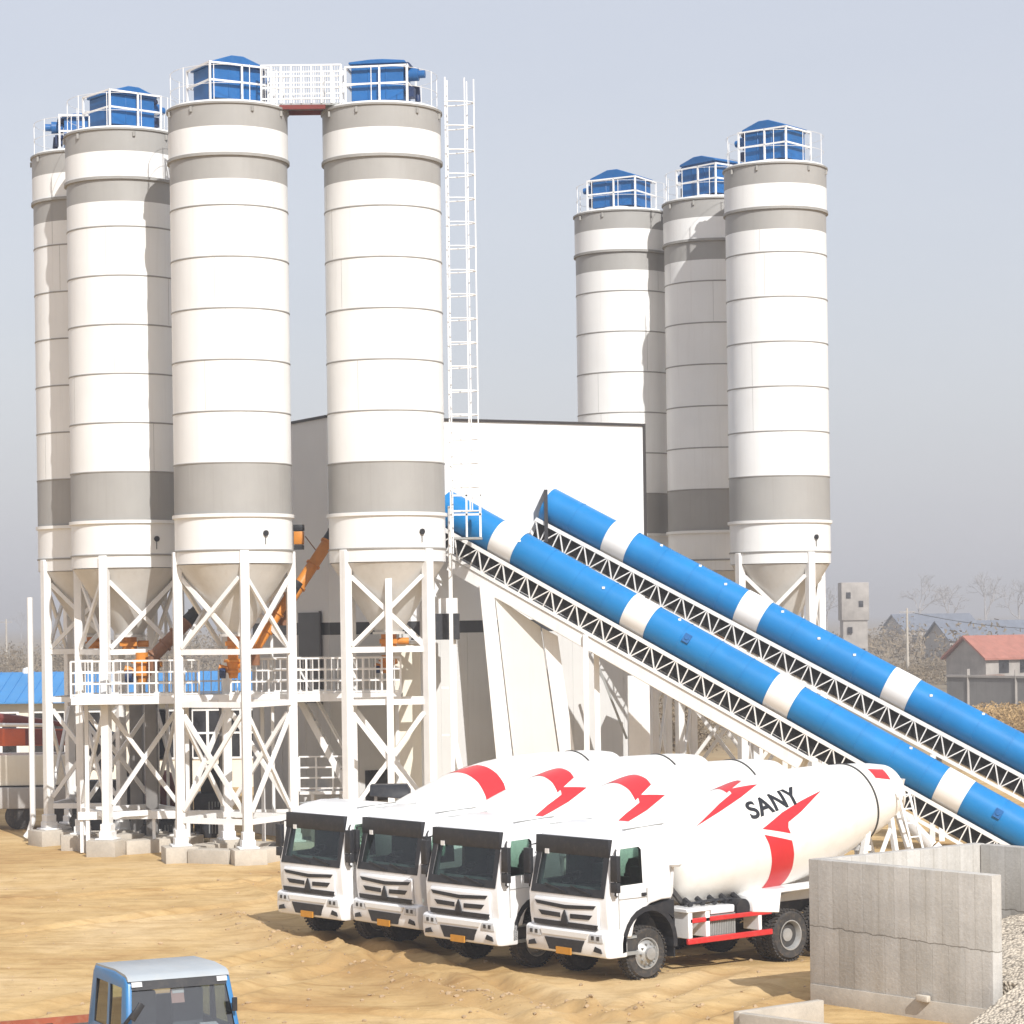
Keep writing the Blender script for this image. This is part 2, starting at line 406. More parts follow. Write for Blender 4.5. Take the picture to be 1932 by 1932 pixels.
# ------------------------------------------------------------------ silos
ZB, ZT = 9.05, 22.93
SEAMS = [21.38, 19.83, 18.28, 16.73, 15.18, 13.63, 12.08, 10.53]
def silo_xy(): pass
def pol(r, a):  # a: degrees clockwise from the side facing the camera
    return Vector((r * math.sin(R_(a)), -r * math.cos(R_(a)), 0))
def silo(label, X, Y, R, a0, ladder=False, strut=False, pipe=None, foot=True, hi=True):
    root = thing('cement_silo', label, 'silo', (X, Y, 0), 0, 'cement silos of the batching plant')
    # body: lathe with painted bands (0 white, 1 grey, 2 seam)
    prof = [(R, ZB)]; mats = []
    def to(r, z, k): prof.append((r, z)); mats.append(k)
    to(R, 9.42, 0); to(R + .035, 9.43, 2); to(R + .035, 9.47, 2); to(R, 9.48, 2)
    to(R, 10.44, 0); to(R + .07, 10.45, 0); to(R + .07, 10.55, 0); to(R, 10.56, 2)
    to(R, 12.05, 1)
    for z in SEAMS[-2:0:-1]:
        to(R + .018, z - .016, 2); to(R + .018, z + .016, 2); to(R, z + .02, 2)
        if z < 19.5: to(R, z + 1.52, 0)
    to(R, 20.62, 0); to(R, 21.30, 1)
    to(R + .075, 21.31, 2); to(R + .075, 21.40, 2); to(R + .03, 21.41, 2)
    to(R + .03, 22.20, 0); to(R + .03, 22.86, 1)
    to(R + .08, 22.87, 2); to(R + .08, 22.93, 2); to(R - .1, 22.94, 0)
    bo_ = MB().lathe(prof, 72, mats, cap0=False); rw = random.Random(int(X * 100))
    for z in SEAMS + [22.9]:
        if z > 12:
            p = pol(R - .002, rw.uniform(-80, 85)); a = math.atan2(p.y, p.x); zb = 12.1 if z < 13 else z - 1.5
            bo_.box((p.x, p.y, z - .77), (.010, .009, 1.48), Matrix.Rotation(a, 3, 'Z'), 1)
    bo_.build('body', [M['silo_white'], M['silo_grey'], M['silo_seam']], root, 35)
    MB().lathe([(R - .02, 22.945), (R - .02, 23.0), (R * .8, 23.07), (.4, 23.14)], 48).build('roof', M['silo_white'], root, 50)
    hp = MB().lathe([(.42, 6.92), (R - .04, ZB - .02)], 48, cap0=False).lathe([(.50, 6.84), (.50, 6.92), (.40, 6.92)], 24)
    hp.build('hopper', M['hopper'], root, 40)
    vb = MB().lathe([(.24, 6.45), (.24, 6.84)], 16).box((.0, 0, 6.62), (.55, .5, .14)).tube((.28, 0, 6.62), (.62, 0, 6.62), .11, 10)
    vb.build('outlet_valve', M['orange'], root, 40)
    # top guard rail
    gr = MB(); rr = R - .06
    for i in range(10):
        a = 2 * math.pi * (i + .3) / 10; p = Vector((rr * math.cos(a), rr * math.sin(a), 22.95)); gr.tube(p, p + Vector((0, 0, 1.12)), .014, 5)
    for z in (23.5, 24.05):
        gr.path([(rr * math.cos(2 * math.pi * i / 36), rr * math.sin(2 * math.pi * i / 36), z) for i in range(37)], .008, 4)
    gr.build('guard_rail', M['steel_white'], root)
    # lifting lugs and a drip pipe near the rim
    for a in (-35, 25, 62, -70):
        p = pol(R + .06, a + a0 * .3); MB().box((p.x, p.y, 22.74), (.07, .07, .16)).build('lifting_lug', M['silo_seam'], root)
    ins = MB(); p = pol(R + .02, 38); ins.lathe([(.0, 0), (.09, 0), (.09, .05), (0, .05)], 12, None, (p.x, p.y, 9.95), Matrix.Rotation(R_(38), 3, 'Z') @ Matrix.Rotation(R_(90), 3, 'X'))
    p2 = pol(R + .03, 38); ins.bar((p2.x, p2.y, 9.9), (p2.x, p2.y, 9.62), .02); ins.build('level_sensor', M['plastic_black'], root)
    # legs, each with its base plate
    LR = R - .04; legs = [pol(LR, a0 + 90 * i) for i in range(4)]
    for i, p in enumerate(legs):
        rot = Matrix.Rotation(-R_(0) + math.atan2(p.y, p.x), 3, 'Z')
        m = MB().box((p.x, p.y, 4.95), (.27, .27, 8.96), rot)
        m.box((p.x, p.y, .62), (.42, .42, .22), rot).box((p.x, p.y, .49), (.62, .62, .06), rot)
        m.box((p.x, p.y, .84), (.36, .36, .25), rot)
        m.build('leg', M['steel_white'], root, bevel=.015, seg=1)
    for i in range(4):
        p, q = legs[i], legs[(i + 1) % 4]; d = (q - p).normalized()
        a, b = p + d * .16, q - d * .16; off = d.cross(Vector((0, 0, 1))) * .04
        for zl, zh in ((6.5, 8.62), (1.55, 4.45)):
            br = MB()
            br.bar(a + off + Vector((0, 0, zl)), b + off + Vector((0, 0, zh)), .09, .13)
            br.bar(a - off + Vector((0, 0, zh)), b - off + Vector((0, 0, zl)), .09, .13)
            br.build('cross_brace', M['steel_white'], root)
        for z in (6.38, 4.78, 1.25): MB().bar(a + Vector((0, 0, z)), b + Vector((0, 0, z)), .14, .17).build('tie_bar', M['steel_white'], root)
    if strut:
        p = (legs[0] + legs[3]) / 2 + Vector((0, -.12, 0)) if strut == 1 else Vector((0, 0, 0))
        MB().bx(p.x - .1 + .06, p.x + .1 + .06, p.y - .08, p.y + .08, .5, 9.0).build('centre_post', M['steel_white'], root)
    if pipe is not None:
        p = pol(R + .35, pipe)
        MB().path([(p.x - .25, p.y, .12), (p.x - .12, p.y, .3), (p.x, p.y, .7), (p.x, p.y, 8.2)], .10, 8).build('fill_pipe', M['steel_white'], root, 60)
    else:
        p = pol(R + .12, 150)
        MB().path([(p.x, p.y, 1.0), (p.x, p.y, 22.6)], .055, 8).build('fill_pipe', M['silo_white'], root, 60)
    if ladder:
        e = pol(1, 84); s = Vector((-e.y, e.x, 0)); base = e * (R + .22)
        ld = MB(); z0, z1 = 9.3, 23.95
        for k in (-.24, .24): ld.bar(base + s * k + Vector((0, 0, z0)), base + s * k + Vector((0, 0, z1)), .04, .04)
        z = z0 + .2
        while z < z1: ld.tube(base - s * .24 + Vector((0, 0, z)), base + s * .24 + Vector((0, 0, z)), .010, 5); z += .31
        L = ld.build('ladder', M['steel_white'], root)
        cg = MB(); arc = []
        for i in range(9):
            t = math.pi * (i / 8) ; arc.append(base + s * (.40 * math.cos(t)) + e * (.86 * math.sin(t)))
        z = 10.6
        while z <= 23.9: cg.path([p + Vector((0, 0, z)) for p in arc], .020, 5); z += .74
        for i in (2, 4, 6): cg.bar(arc[i] + Vector((0, 0, 10.6)), arc[i] + Vector((0, 0, 23.9)), .035, .035)
        cg.build('safety_cage', M['steel_white'], L)
    if foot:
        ft = thing('concrete_footing', 'weathered concrete pads and ground beams under ' + foot, 'footing', (X, Y, 0), 0)
        for i, p in enumerate(legs):
            rot = Matrix.Rotation(math.atan2(p.y, p.x), 3, 'Z')
            MB().box((p.x * 1.02, p.y * 1.02, .15), (1.0, 1.0, .62), rot).build('pad', M['concrete_plain'], ft, bevel=.025)
        for i in range(4):
            p, q = legs[i], legs[(i + 1) % 4]
            MB().bar(p.lerp(q, .2) + Vector((0, 0, .13)), p.lerp(q, .8) + Vector((0, 0, .13)), .7, .56).build('ground_beam', M['concrete_plain'], ft, bevel=.02)
    return root
S4 = (-3.82, 78.7); S3 = (-8.52, 78.2); S2 = (-12.35, 82.05); S1 = (-14.1, 85.7)
R3 = (9.49, 89.7); R2 = (7.68, 95.0); R1 = (4.43, 97.5)
silo('white and grey banded silo at far left, partly hidden behind its neighbour', *S1, 1.80, -52, pipe=-92, foot='the leftmost silo')
silo('white and grey banded silo, second from the left, half shaded by the silo before it', *S2, 1.80, -17, foot='the second silo from the left')
silo('white and grey banded silo joined to the right by the railed high walkway', *S3, 1.80, 16, foot='the silo left of the high walkway')
silo('white and grey banded silo with the tall caged ladder on its right side', *S4, 1.80, 46, ladder=True, strut=1, foot='the silo with the caged ladder')
sr1 = silo('shorter looking silo behind the white building, leftmost of the right-hand trio', *R1, 1.80, 30, foot=None)
sr2 = silo('middle silo of the right-hand trio, mostly shaded by the silo in front', *R2, 1.80, 30, foot=None)
silo('rightmost silo, rising in front of its trio beside open sky', *R3, 1.77, 30, foot='the rightmost silo')

sr1.scale = sr2.scale = (1, 1, .986)
# ------------------------------------------------------------------ dust filters on the silo tops
def dust_filter(label, xy, rz, w=1.5, d=1.25, h=1.05, gable=.3, motor=1, dz=0):
    root = thing('dust_filter', label, 'dust filter', (xy[0], xy[1], 23.1), rz, 'blue dust filters on the silo tops')
    z0 = .12 + dz
    hb = MB().bx(-w / 2, w / 2, -d / 2, d / 2, z0, z0 + h)
    for x in (-w * .17, w * .17): hb.bx(x - .02, x + .02, -d / 2 - .02, -d / 2 + .01, z0 + .05, z0 + h - .05)
    hb.build('housing', M['filter_blue'], root, bevel=.02, seg=1)
    o = .07
    pts = [(-w / 2 - o, z0 + h + .003), (w / 2 + o, z0 + h + .003), (w / 2 + o, z0 + h + .08), (w * .12, z0 + h + gable), (-w * .12, z0 + h + gable), (-w / 2 - o, z0 + h + .08)]
    MB().prism([(x, -d / 2 - o, z) for x, z in pts], (0, d + 2 * o, 0)).build('lid', M['filter_blue'], root, bevel=.02, seg=1)
    mx = motor * (w / 2)
    s = motor
    fan = MB().tube((mx + s * .02, -.25, z0 + h * .74), (mx + s * .42, -.25, z0 + h * .74), .2, 14).tube((mx + s * .40, -.25, z0 + h * .74), (mx + s * .62, -.25, z0 + h * .74), .12, 10)
    fan.build('fan_motor', M['filter_blue'], root, 40)
    pc = MB().tube((mx + s * .12, .3, z0 + h * .95), (mx + s * .12, -.55, z0 + h * .95), .10, 10).path([(mx + s * .02, .25, z0 + h * .5), (mx + s * .28, .25, z0 + h * .45), (mx + s * .3, .25, z0 + .1)], .09, 8)
    for i in range(4): pc.tube((mx + s * .12, -.45 + i * .22, z0 + h * .95), (mx - s * .02, -.45 + i * .22, z0 + h * .88), .045, 6)
    pc.build('air_pipe', M['filter_dark'], root, 50)
    MB().bx(mx + s * .05, mx + s * .3, -.5, -.1, z0 + .1, z0 + .42).build('control_box', M['filter_dark'], root, bevel=.02, seg=1)
    MB().lathe([(w * .52, 0), (w * .52, .07), (w * .44, z0)], 20).build('base_flange', M['steel_white'], root, 40)
    fr = MB(); a, b = w / 2 + .15, d / 2 + .14
    for x, y in ((-a, -b), (a, -b), (a, b), (-a, b), (a * .1, -b)): fr.bar((x, y, -.08), (x, y, 1.18), .055)
    for z in (.62, 1.15):
        for p, q in (((-a, -b), (a, -b)), ((a, -b), (a, b)), ((a, b), (-a, b)), ((-a, b), (-a, -b))): fr.bar((*p, z), (*q, z), .055)
    fr.build('guard_frame', M['steel_white'], root)
    return root
dust_filter('blue dust filter with motors on its right, above the caged ladder silo', S4, R_(-8), 1.62, 1.25, 1.12, .14, 1)
dust_filter('wide blue dust filter with sloping lid, left end of the high walkway', S3, R_(32), 1.65, 1.35, 1.0, .32, 1)
dust_filter('blue dust filter with peaked lid on the second silo from the left', S2, R_(40), 1.6, 1.35, .95, .30, 1)
dust_filter('small blue filter glimpsed at far left behind the second silo top', S1, R_(10), 1.5, 1.3, .95, .2, -1)
dust_filter('blue dust filter with peaked lid and motors on its left, on the rightmost silo', R3, R_(-38), 1.65, 1.35, 1.05, .32, -1)
dust_filter('blue dust filter half hidden behind the rightmost silo top', R2, R_(-48), 1.7, 1.4, 1.15, .28, -1).location.z -= .32
dust_filter('blue dust filter with rounded drooping lid, leftmost of the right-hand trio', R1, R_(-30), 1.75, 1.45, 1.05, .34, -1).location.z -= .32

# walkway between the two front silos
def lerp(a, b, t): return a + (b - a) * t
wk = thing('high_walkway', 'white railed walkway bridging two silo tops over a dark red beam', 'walkway', (S3[0] + 1.1, S3[1] - .2, 22.98))
L = S4[0] - 1.25 - S3[0] - 1.0
MB().bx(0, L, -.45, .45, .03, .08).build('deck', M['galv'], wk)
for y in (-.45, .45): MB().bx(0.55, L - .5, y - .05, y + .05, -.10, .028).build('beam', M['maroon'], wk)
for y in (-.47, .47):
    rl = MB()
    for i in range(9): x = lerp(.0, L, i / 8); rl.bar((x, y, .08), (x, y, 1.25), .04)
    for i in range(4): z = .22 + i * .34; rl.bar((0, y, z), (L, y, z), .045)
    for i in range(33): x = lerp(.05, L - .05, i / 32); rl.tube((x, y, .1), (x, y, 1.2), .008, 4)
    rl.build('railing', M['steel_white'], wk)

# ------------------------------------------------------------------ plant building
BC = Vector((-5.9, 82.0, 0)); ER = Vector((.883, .469, 0)); EL = Vector((-.469, .883, 0))
bd = thing('plant_building', 'tall white clad plant building with dark roof trim and window strip', 'building', BC, R_(28))
BW, BL, BH = 11.9, 6.6, 13.82   # local x = right face, local y = into the depth along the left face
wl = MB(); k = 0
for z0, z1, mt in ((0, 6.82, 1), (7.22, BH, 0)):
    wl.bx(0, BW, 0, BL, z0, z1, mt)
wl.build('wall', [M['wall_white'], M['wall_grey']], bd)
MB().bx(.03, BW - .03, .03, BL - .03, 6.82, 7.22).build('window_strip', M['wall_dark'], bd)
tr = MB().bx(-.06, BW + .06, -.06, BL + .06, BH + .002, BH + .085); tr.bx(BW - .03, BW + .06, -.06, .0, .02, BH + .002)
tr.build('roof_trim', M['trim'], bd)
sm = MB()
for i in range(1, 12): sm.bx(i * 1.0 - .012, i * 1.0 + .012, -.012, .0, .02, 6.8); 
for i in range(1, 7): sm.bx(-.012, .0, i - .012, i + .012, .02, 6.8)
sm.build('cladding_seam', [M['wall_grey']], bd)
dw = MB().bx(-.05, .0, .6, 2.4, 4.6, 7.55); dw.build('door', M['wall_dark'], bd)
MB().bx(-.09, -.05, .5, .62, 4.55, 7.6).build('door_frame', M['trim'], bd)
win = MB().bx(1.2, 2.6, -.03, .0, 1.4, 2.4); win.build('window', M['glass_dark'], bd)

# cabin under the ladder silo
cb = thing('control_cabin', 'small cream panelled cabin with a dark latch, under the caged ladder silo', 'cabin', at(742, 1480, 81.2) * Vector((1, 1, 0)).to_3d() if False else (at(742, 1480, 81.0).x, 81.0, 0))
cw = 1.2
MB().bx(0, cw, 0, 1.0, 4.72, 6.5).build('panel', M['cream'], cb, bevel=.01, seg=1)
MB().bx(.04, cw - .04, .04, .96, 0.4, 4.66).build('lower_panel', M['cream'], cb, bevel=.01, seg=1)
MB().bx(.07, .11, -.035, 0, 5.2, 5.75).build('latch', M['plastic_black'], cb)
MB().bx(-.03, cw + .05, -.04, 1.02, 6.502, 6.6).build('cap', M['steel_white'], cb)
hpz = thing('transfer_hopper', 'black sheet transfer hopper with white top beside the caged ladder silo', 'hopper', (at(775, 1200, 81.3).x, 81.3, 0))
MB().prism([(0, 0, 6.62), (1.55, 0, 6.62), (1.55, 0, 7.45), (.55, 0, 7.45), (0.1, 0, 7.0)], (0, .9, 0)).build('body', M['machine'], hpz, bevel=.015, seg=1)
MB().bx(.9, 1.5, .1, .8, 7.46, 7.95).build('inlet', M['steel_white'], hpz)
MB().bx(1.3, 1.45, .2, .35, 0, 6.615).build('stand', M['steel_white'], hpz)

# ------------------------------------------------------------------ covered conveyors
def conveyor(label, a, b, rad, bands, legs, girder=None, endbox=False):
    a, b = Vector(a), Vector(b); d = (b - a).normalized(); Ln = (b - a).length
    side = d.cross(Vector((0, 0, 1))).normalized(); up = side.cross(d)
    root = thing('belt_conveyor', label, 'conveyor', (b.x, b.y, 0), 0, 'covered belt conveyors'); B0 = Vector((b.x, b.y, 0))
    def P(t, s, u): return a + d * t + side * s + up * u - B0
    rot = Matrix((side, up, d)).transposed()
    # hood: blue shells between white collars, with fine lap joints
    cuts = sorted(bands); t = 0.0; w = .44
    segs = []
    for c in cuts: segs.append((t, c - w, 0)); segs.append((c - w, c + w, 1)); t = c + w
    segs.append((t, Ln, 0))
    for t0, t1, kind in segs:
        r = rad + (.012 if kind else 0)
        prof = [(r, t0)]
        if not kind:
            tt = t0 + 1.15
            while tt < t1 - .3: prof += [(r, tt - .012), (r + .014, tt - .010), (r + .014, tt + .010), (r, tt + .012)]; tt += 1.15
        prof.append((r, t1))
        m = MB().lathe(prof, 56, None, a - B0, rot, cap0=(t0 == 0), cap1=(t1 == Ln))
        m.build('hood_collar' if kind else 'hood', M['band_white'] if kind else M['blue_tube'], root, 40)
    hw = .52; u0, u1 = -rad * .95, -rad * .95 - .66
    for s in (-hw, hw):
        for u, h in ((u0, .12), (u1, .10)):
            MB().bar(P(0, s, u), P(Ln, s, u), .07, h, up).build('truss_chord', M['steel_white'], root)
        lt = MB(); n = int(Ln / .47); st = Ln / n
        for i in range(n):
            lt.bar(P(i * st, s, u0), P(i * st, s, u1), .035, .05, side)
            if i % 2 == 0: lt.bar(P(i * st, s, u0), P((i + 1) * st, s, u1), .035, .05, side)
            else: lt.bar(P(i * st, s, u1), P((i + 1) * st, s, u0), .035, .05, side)
        lt.build('truss_lattice', M['steel_white'], root)
    bl = MB().bar(P(.1, 0, (u0 + u1) / 2 + .02), P(Ln, 0, (u0 + u1) / 2 + .02), .72, .50, up)
    bl.build('belt', M['belt'], root)  # thick black fill: the belt plus painted shade inside the truss
    if endbox:
        p0 = P(0, 0, 0); e = MB().box((p0.x - .08, p0.y, p0.z - .40), (.12, 1.25, 1.75)); e.build('end_housing', M['machine'], root)
    if girder:
        t0, t1, u = girder
        MB().bar(P(t0, 0, u1 - .06 - u / 2), P(t1, 0, u1 - .06 - u / 2), 1.0, u, up).build('support_girder', M['steel_white'], root, bevel=.02, seg=1)
    for t in legs:
        lg = MB()
        for s in (-hw, hw):
            p = P(t, s, u1 - .06); q = Vector((p.x, p.y + (-.35 if s < 0 else .35), -.1))
            lg.bar(q, p, .17, .17)
        p0, p1 = P(t, -hw, u1), P(t, hw, u1)
        zz = p0.z
        for f0, f1 in (((.25, .6), (.6, .9)) if p0.z < 4 else ()):
            lg.bar(Vector((p0.x, p0.y - .2, zz * f0)), Vector((p1.x, p1.y + .12, zz * f1)), .08)
            lg.bar(Vector((p1.x, p1.y + .2, zz * f0)), Vector((p0.x, p0.y - .12, zz * f1)), .08)
        lg.build('trestle', M['steel_white'], root)
    return root, P, Ln
def t_at(a, b, px, py):
    # parameter along the axis whose picture lies at column px
    a, b = Vector(a), Vector(b); best = None
    for i in range(2001):
        t = i / 2000; p = a.lerp(b, t); x = p.x / p.y * F; y = (CH - p.z) / p.y * F
        c, s = math.cos(ROLL), math.sin(ROLL); ix = CX + x * c + y * s
        if best is None or abs(ix - px) < best[0]: best = (abs(ix - px), t)
    return best[1] * (b - a).length
A1, B1 = at(838, 957, 83.4), at(1955, 1580, 76.6)
A2, B2 = at(1034, 952, 85.3), at(2105, 1515, 79.0)
c1, P1, L1 = conveyor('nearer blue covered conveyor with white collars, its foot behind the mixer trucks', A1, B1, .59,
    [t_at(A1, B1, x, 0) for x in (960, 1210, 1480, 1800)], [t_at(A1, B1, x, 0) for x in (1148, 1640)], (1.2, t_at(A1, B1, 1560, 0), .42))
c2, P2, L2 = conveyor('farther blue covered conveyor with white collars, starting at a black end box on the wall', A2, B2, .59,
    [t_at(A2, B2, x, 0) for x in (1172, 1422, 1700, 1990)], [t_at(A2, B2, x, 0) for x in (1520, 1800)], None, True)
# small hatches on the hoods
def hatch(root, P, L, t, ang, size=.24):
    m = MB(); c = math.cos(R_(ang)); s = math.sin(R_(ang)); r = .60
    ctr = P(t, r * c, r * s); ax = (P(t + 1, 0, 0) - P(t, 0, 0)); n = (P(t, c, s) - P(t, 0, 0)); sd = ax.cross(n)
    rot = Matrix((ax, sd, n)).transposed()
    m.box(ctr, (size, size * 1.25, .07), rot); m.tube(ctr + n * .03, ctr + n * .06, size * .3, 10)
    m.build('inspection_hatch', M['filter_blue'], root, bevel=.01, seg=1)
rc = random.Random(5)
for root, P, L, n in ((c2, P2, L2, 11), (c1, P1, L1, 5)):
    for i in range(n):
        t = L * (.12 + .8 * (i + rc.uniform(-.2, .2)) / n); a = R_(rc.uniform(25, 75)); r = .605
        MB().box(P(t, r * math.cos(a), r * math.sin(a)), (.09, .05, .07)).build('lifting_eye', M['band_white'], root)
hatch(c1, P1, L1, t_at(A1, B1, 1300, 0), 20)
hatch(c1, P1, L1, t_at(A1, B1, 1885, 0), 15)

# clad pier that carries the nearer conveyor in front of the wall
def slab_from_px(mb, pix, d, thick):
    pts = [at(x, y, d) for x, y in pix]; mb.prism(pts, (0, thick, 0)); return mb
pr = thing('conveyor_pier', 'leaning cream clad pier holding up the nearer conveyor by the plant wall', 'pier', (at(1000, 1400, 82.6).x, 82.6, 0))
off = Vector(pr.location)
def pier_part(name, pix, d, th, mt):
    pts = [at(x, y, d) - off for x, y in pix]; pts = [Vector((p.x, p.y, max(p.z, 0))) for p in pts]
    MB().prism(pts, (0, th, 0)).build(name, mt, pr, bevel=.012, seg=1)
pier_part('panel', [(934, 1125), (1020, 1182), (1078, 1610), (988, 1610)], 82.3, .9, M['panel'])
pier_part('edge_leg', [(904, 1104), (932, 1122), (986, 1610), (952, 1610)], 82.2, 1.0, M['steel_white'])
pier_part('edge_leg', [(1022, 1184), (1052, 1200), (1110, 1610), (1080, 1610)], 82.2, 1.0, M['steel_white'])
for z in (2.2, 4.4):
    pass
bx2 = thing('clad_column', 'broad white boxed column under the nearer conveyor at the building corner', 'column', (at(1186, 1400, 84.6).x, 84.6, 0))
MB().bx(0, .72, 0, .6, 0, 5.3).build('shaft', M['steel_white'], bx2, bevel=.02, seg=1)
MB().bx(-.5, -.02, .1, .5, 0, 2.6).build('side_box', M['cream'], bx2, bevel=.02, seg=1)
MB().bar((-.95, .2, 5.6), (-.05, .2, 3.2), .08).build('diagonal_rod', M['galv'], bx2)
# landing at the conveyor head beside the ladder
ln = thing('head_landing', 'small white railed landing at the head of the nearer conveyor', 'platform', (at(850, 1012, 80.7).x, 80.7, at(850, 1014, 80.7).z))
MB().bx(0, 1.0, 0, .9, -.06, 0).build('deck', M['galv'], ln)
rl = MB()
for x, y in ((.03, 0), (.52, 0), (.95, 0), (.95, .88), (.03, .88)): rl.bar((x, y, .0), (x, y, 1.35), .06)
for z in (.72, 1.33): rl.bar((0, 0, z), (1.0, 0, z), .06); rl.bar((.95, 0, z), (.95, .88, z), .06)
rl.build('railing', M['steel_white'], ln)
zz = -ln.location.z
MB().bx(-.08, .04, .02, .14, zz, 1.0).build('post', M['steel_white'], ln)
lb = MB(); lb.bar((-.02, .4, zz + 3.9), (.72, .4, zz), .1); lb.bar((-.02, .1, zz + 3.9), (.55, .1, zz), .07)
for i in range(3): lb.bar((-.35, .1, zz + 2.1 + i * 1.5), (0, .1, zz + 2.1 + i * 1.5), .06)
lb.build('brace', M['steel_white'], ln)

# ------------------------------------------------------------------ platform, stair and screw conveyors under the front silos
def railing(mb, p, q, h=1.2, n=6, mesh=True):
    p, q = Vector(p), Vector(q)
    for i in range(n + 1):
        a = p.lerp(q, i / n); mb.bar(a, a + Vector((0, 0, h)), .06)
    for f in (.0, .33, .66, 1.0): mb.bar(p + Vector((0, 0, .1 + (h - .1) * f)), q + Vector((0, 0, .1 + (h - .1) * f)), .05)
    if mesh:
        m = n * 3
        for i in range(m + 1): a = p.lerp(q, i / m); mb.tube(a, a + Vector((0, 0, h)), .016, 4)
pf = thing('service_platform', 'white steel service platform with mesh railings under the left silos', 'platform', (-9.2, 79.6, 4.86))
dk = MB().bx(-4.6, 5.7, -.1, 1.6, 0, .1); dk.build('deck', M['galv'], pf)
fa = MB().bx(-4.6, 5.7, -.19, -.1, -.1, .16); fa.bx(-4.6, 5.7, 1.6, 1.68, -.1, .16); fa.build('edge_beam', M['steel_white'], pf)
for p, q, n in (((-4.6, -.15, .1), (-.6, -.15, .1), 6), ((.4, -.15, .1), (5.7, -.15, .1), 9), ((-4.6, 1.6, .1), (5.7, 1.6, .1), 14)):
    m = MB(); railing(m, p, q, 1.15, n); m.build('railing', M['steel_white'], pf)
for x in (-4.4, -1.2, 1.2, 5.5):
    MB().bx(x - .06, x + .06, 1.4, 1.52, -4.86, 0).build('post', M['steel_white'], pf)
stp = thing('steel_stair', 'grey white open steel stair descending between two front silos', 'stair', (at(562, 1330, 80.4).x, 80.6, 0))
ss = MB()
for y in (0, .85): ss.bar((.05, y, 4.75), (1.55, y, 1.9), .07, .2); ss.bar((.05, y, 5.75), (1.55, y, 2.9), .05); 
for i in range(11):
    t = (i + .5) / 11; ss.bx(lerp(.05, 1.55, t) - .12, lerp(.05, 1.55, t) + .12, 0, .85, lerp(4.75, 1.9, t) - .02, lerp(4.75, 1.9, t) + .02)
ss.build('flight', M['steel_white'], stp)
ld2 = MB().bx(0, 1.6, 0, .9, 1.78, 1.88)
for x in (.4, 1.5): ld2.bx(x - .05, x + .05, .02, .12, 0, 1.78); ld2.bx(x - .05, x + .05, .75, .85, 0, 1.78)
railing(ld2, (0, 0, 1.88), (1.6, 0, 1.88), 1.1, 3, False); ld2.build('landing', M['steel_white'], stp)
gb = thing('grey_tank', 'pale grey boxy water tank behind the front silo legs', 'tank', (at(600, 1480, 82.2).x, 82.2, 0))
MB().bx(-.6, 1.0, 0, 1.2, .3, 1.7).build('body', M['wall_grey'], gb, bevel=.06)
MB().bx(-.6, 1.0, -.02, 0, 1.71, 1.9).build('rim', M['maroon'], gb)

def screw(label, p, q, r=.17, mot=True, mat='orange'):
    p, q = Vector(p), Vector(q); root = thing('screw_conveyor', label, 'screw conveyor', (q.x, q.y, 0)); o = Vector((q.x, q.y, 0)); d = (q - p).normalized()
    m = MB().tube(p - o, q - o, r, 16)
    for f in (.0, .33, .66, 1.0): c = p.lerp(q, f) - o; m.tube(c - d * .03, c + d * .03, r + .05, 16)
    m.build('casing', M[mat], root, 40)
    if mot:
        m = MB().tube(p - o - d * .55, p - o - d * .05, r * 1.15, 12); m.box(p - o - d * .3 + Vector((0, -.05, .12)), (.26, .3, .2)); m.build('motor', M['plastic_black'], root, 40)
    m = MB().tube(q - o + Vector((0, 0, 0)), q - o - Vector((0, 0, .5)), r * .9, 12); m.build('discharge_spout', M['brown'], root, 40)
screw('orange screw conveyor slanting up behind the gap between the front silos', at(618, 1024, 81.0), at(535, 1150, 80.2), .19)
screw('orange screw conveyor hanging below the silo left of the walkway', at(545, 1125, 79.4), at(482, 1225, 79.0), .15)
screw('dusty orange brown screw conveyor between the second and third silos', at(352, 1175, 80.6), at(290, 1238, 80.2), .2, True, 'brown')
mtr = thing('orange_gearbox', 'small orange gearbox with black top, high beside the grey wall', 'gearbox', at(564, 1012, 81.0))
MB().box((0, 0, -.05), (.32, .3, .42)).build('body', M['orange'], mtr, bevel=.03); MB().box((0, 0, .27), (.34, .32, .2)).build('cap', M['plastic_black'], mtr, bevel=.02); MB().box((0, 0, -.35), (.3, .3, .14)).build('foot', M['plastic_black'], mtr); MB().bar((.2, .0, 0), (.75, .1, -.75), .03).build('rod', M['brown'], mtr)
def valve_cluster(label, p, s=1.0):
    root = thing('valve_set', label, 'valve', p)
    m = MB().lathe([(.0, -.5), (.16, -.5), (.2, -.3), (.3, -.28), (.3, -.2), (.2, -.18), (.26, .1), (.36, .12), (.36, .2), (.2, .25), (.2, .45)], 18)
    m.build('body', M['orange'], root, 40).scale = (s, s, s)
    MB().tube((.2, 0, 0), (.62, -.1, .12), .14, 10).tube((-.2, 0, -.15), (-.55, -.05, -.05), .11, 10).build('actuator', M['orange'], root, 40).scale = (s, s, s)
    MB().tube((-.5, -.15, -.3), (-.28, -.15, -.3), .2, 12).build('drive_motor', M['filter_dark'], root, 40).scale = (s, s, s)
valve_cluster('bright orange valve set with blue motor under the second silo', at(268, 1258, 80.6))
valve_cluster('orange valve set under the hopper left of the walkway', at(440, 1255, 77.9), .8)
valve_cluster('small orange valve set with dark actuator beside the cream cabin', at(727, 1252, 80.2), .6)

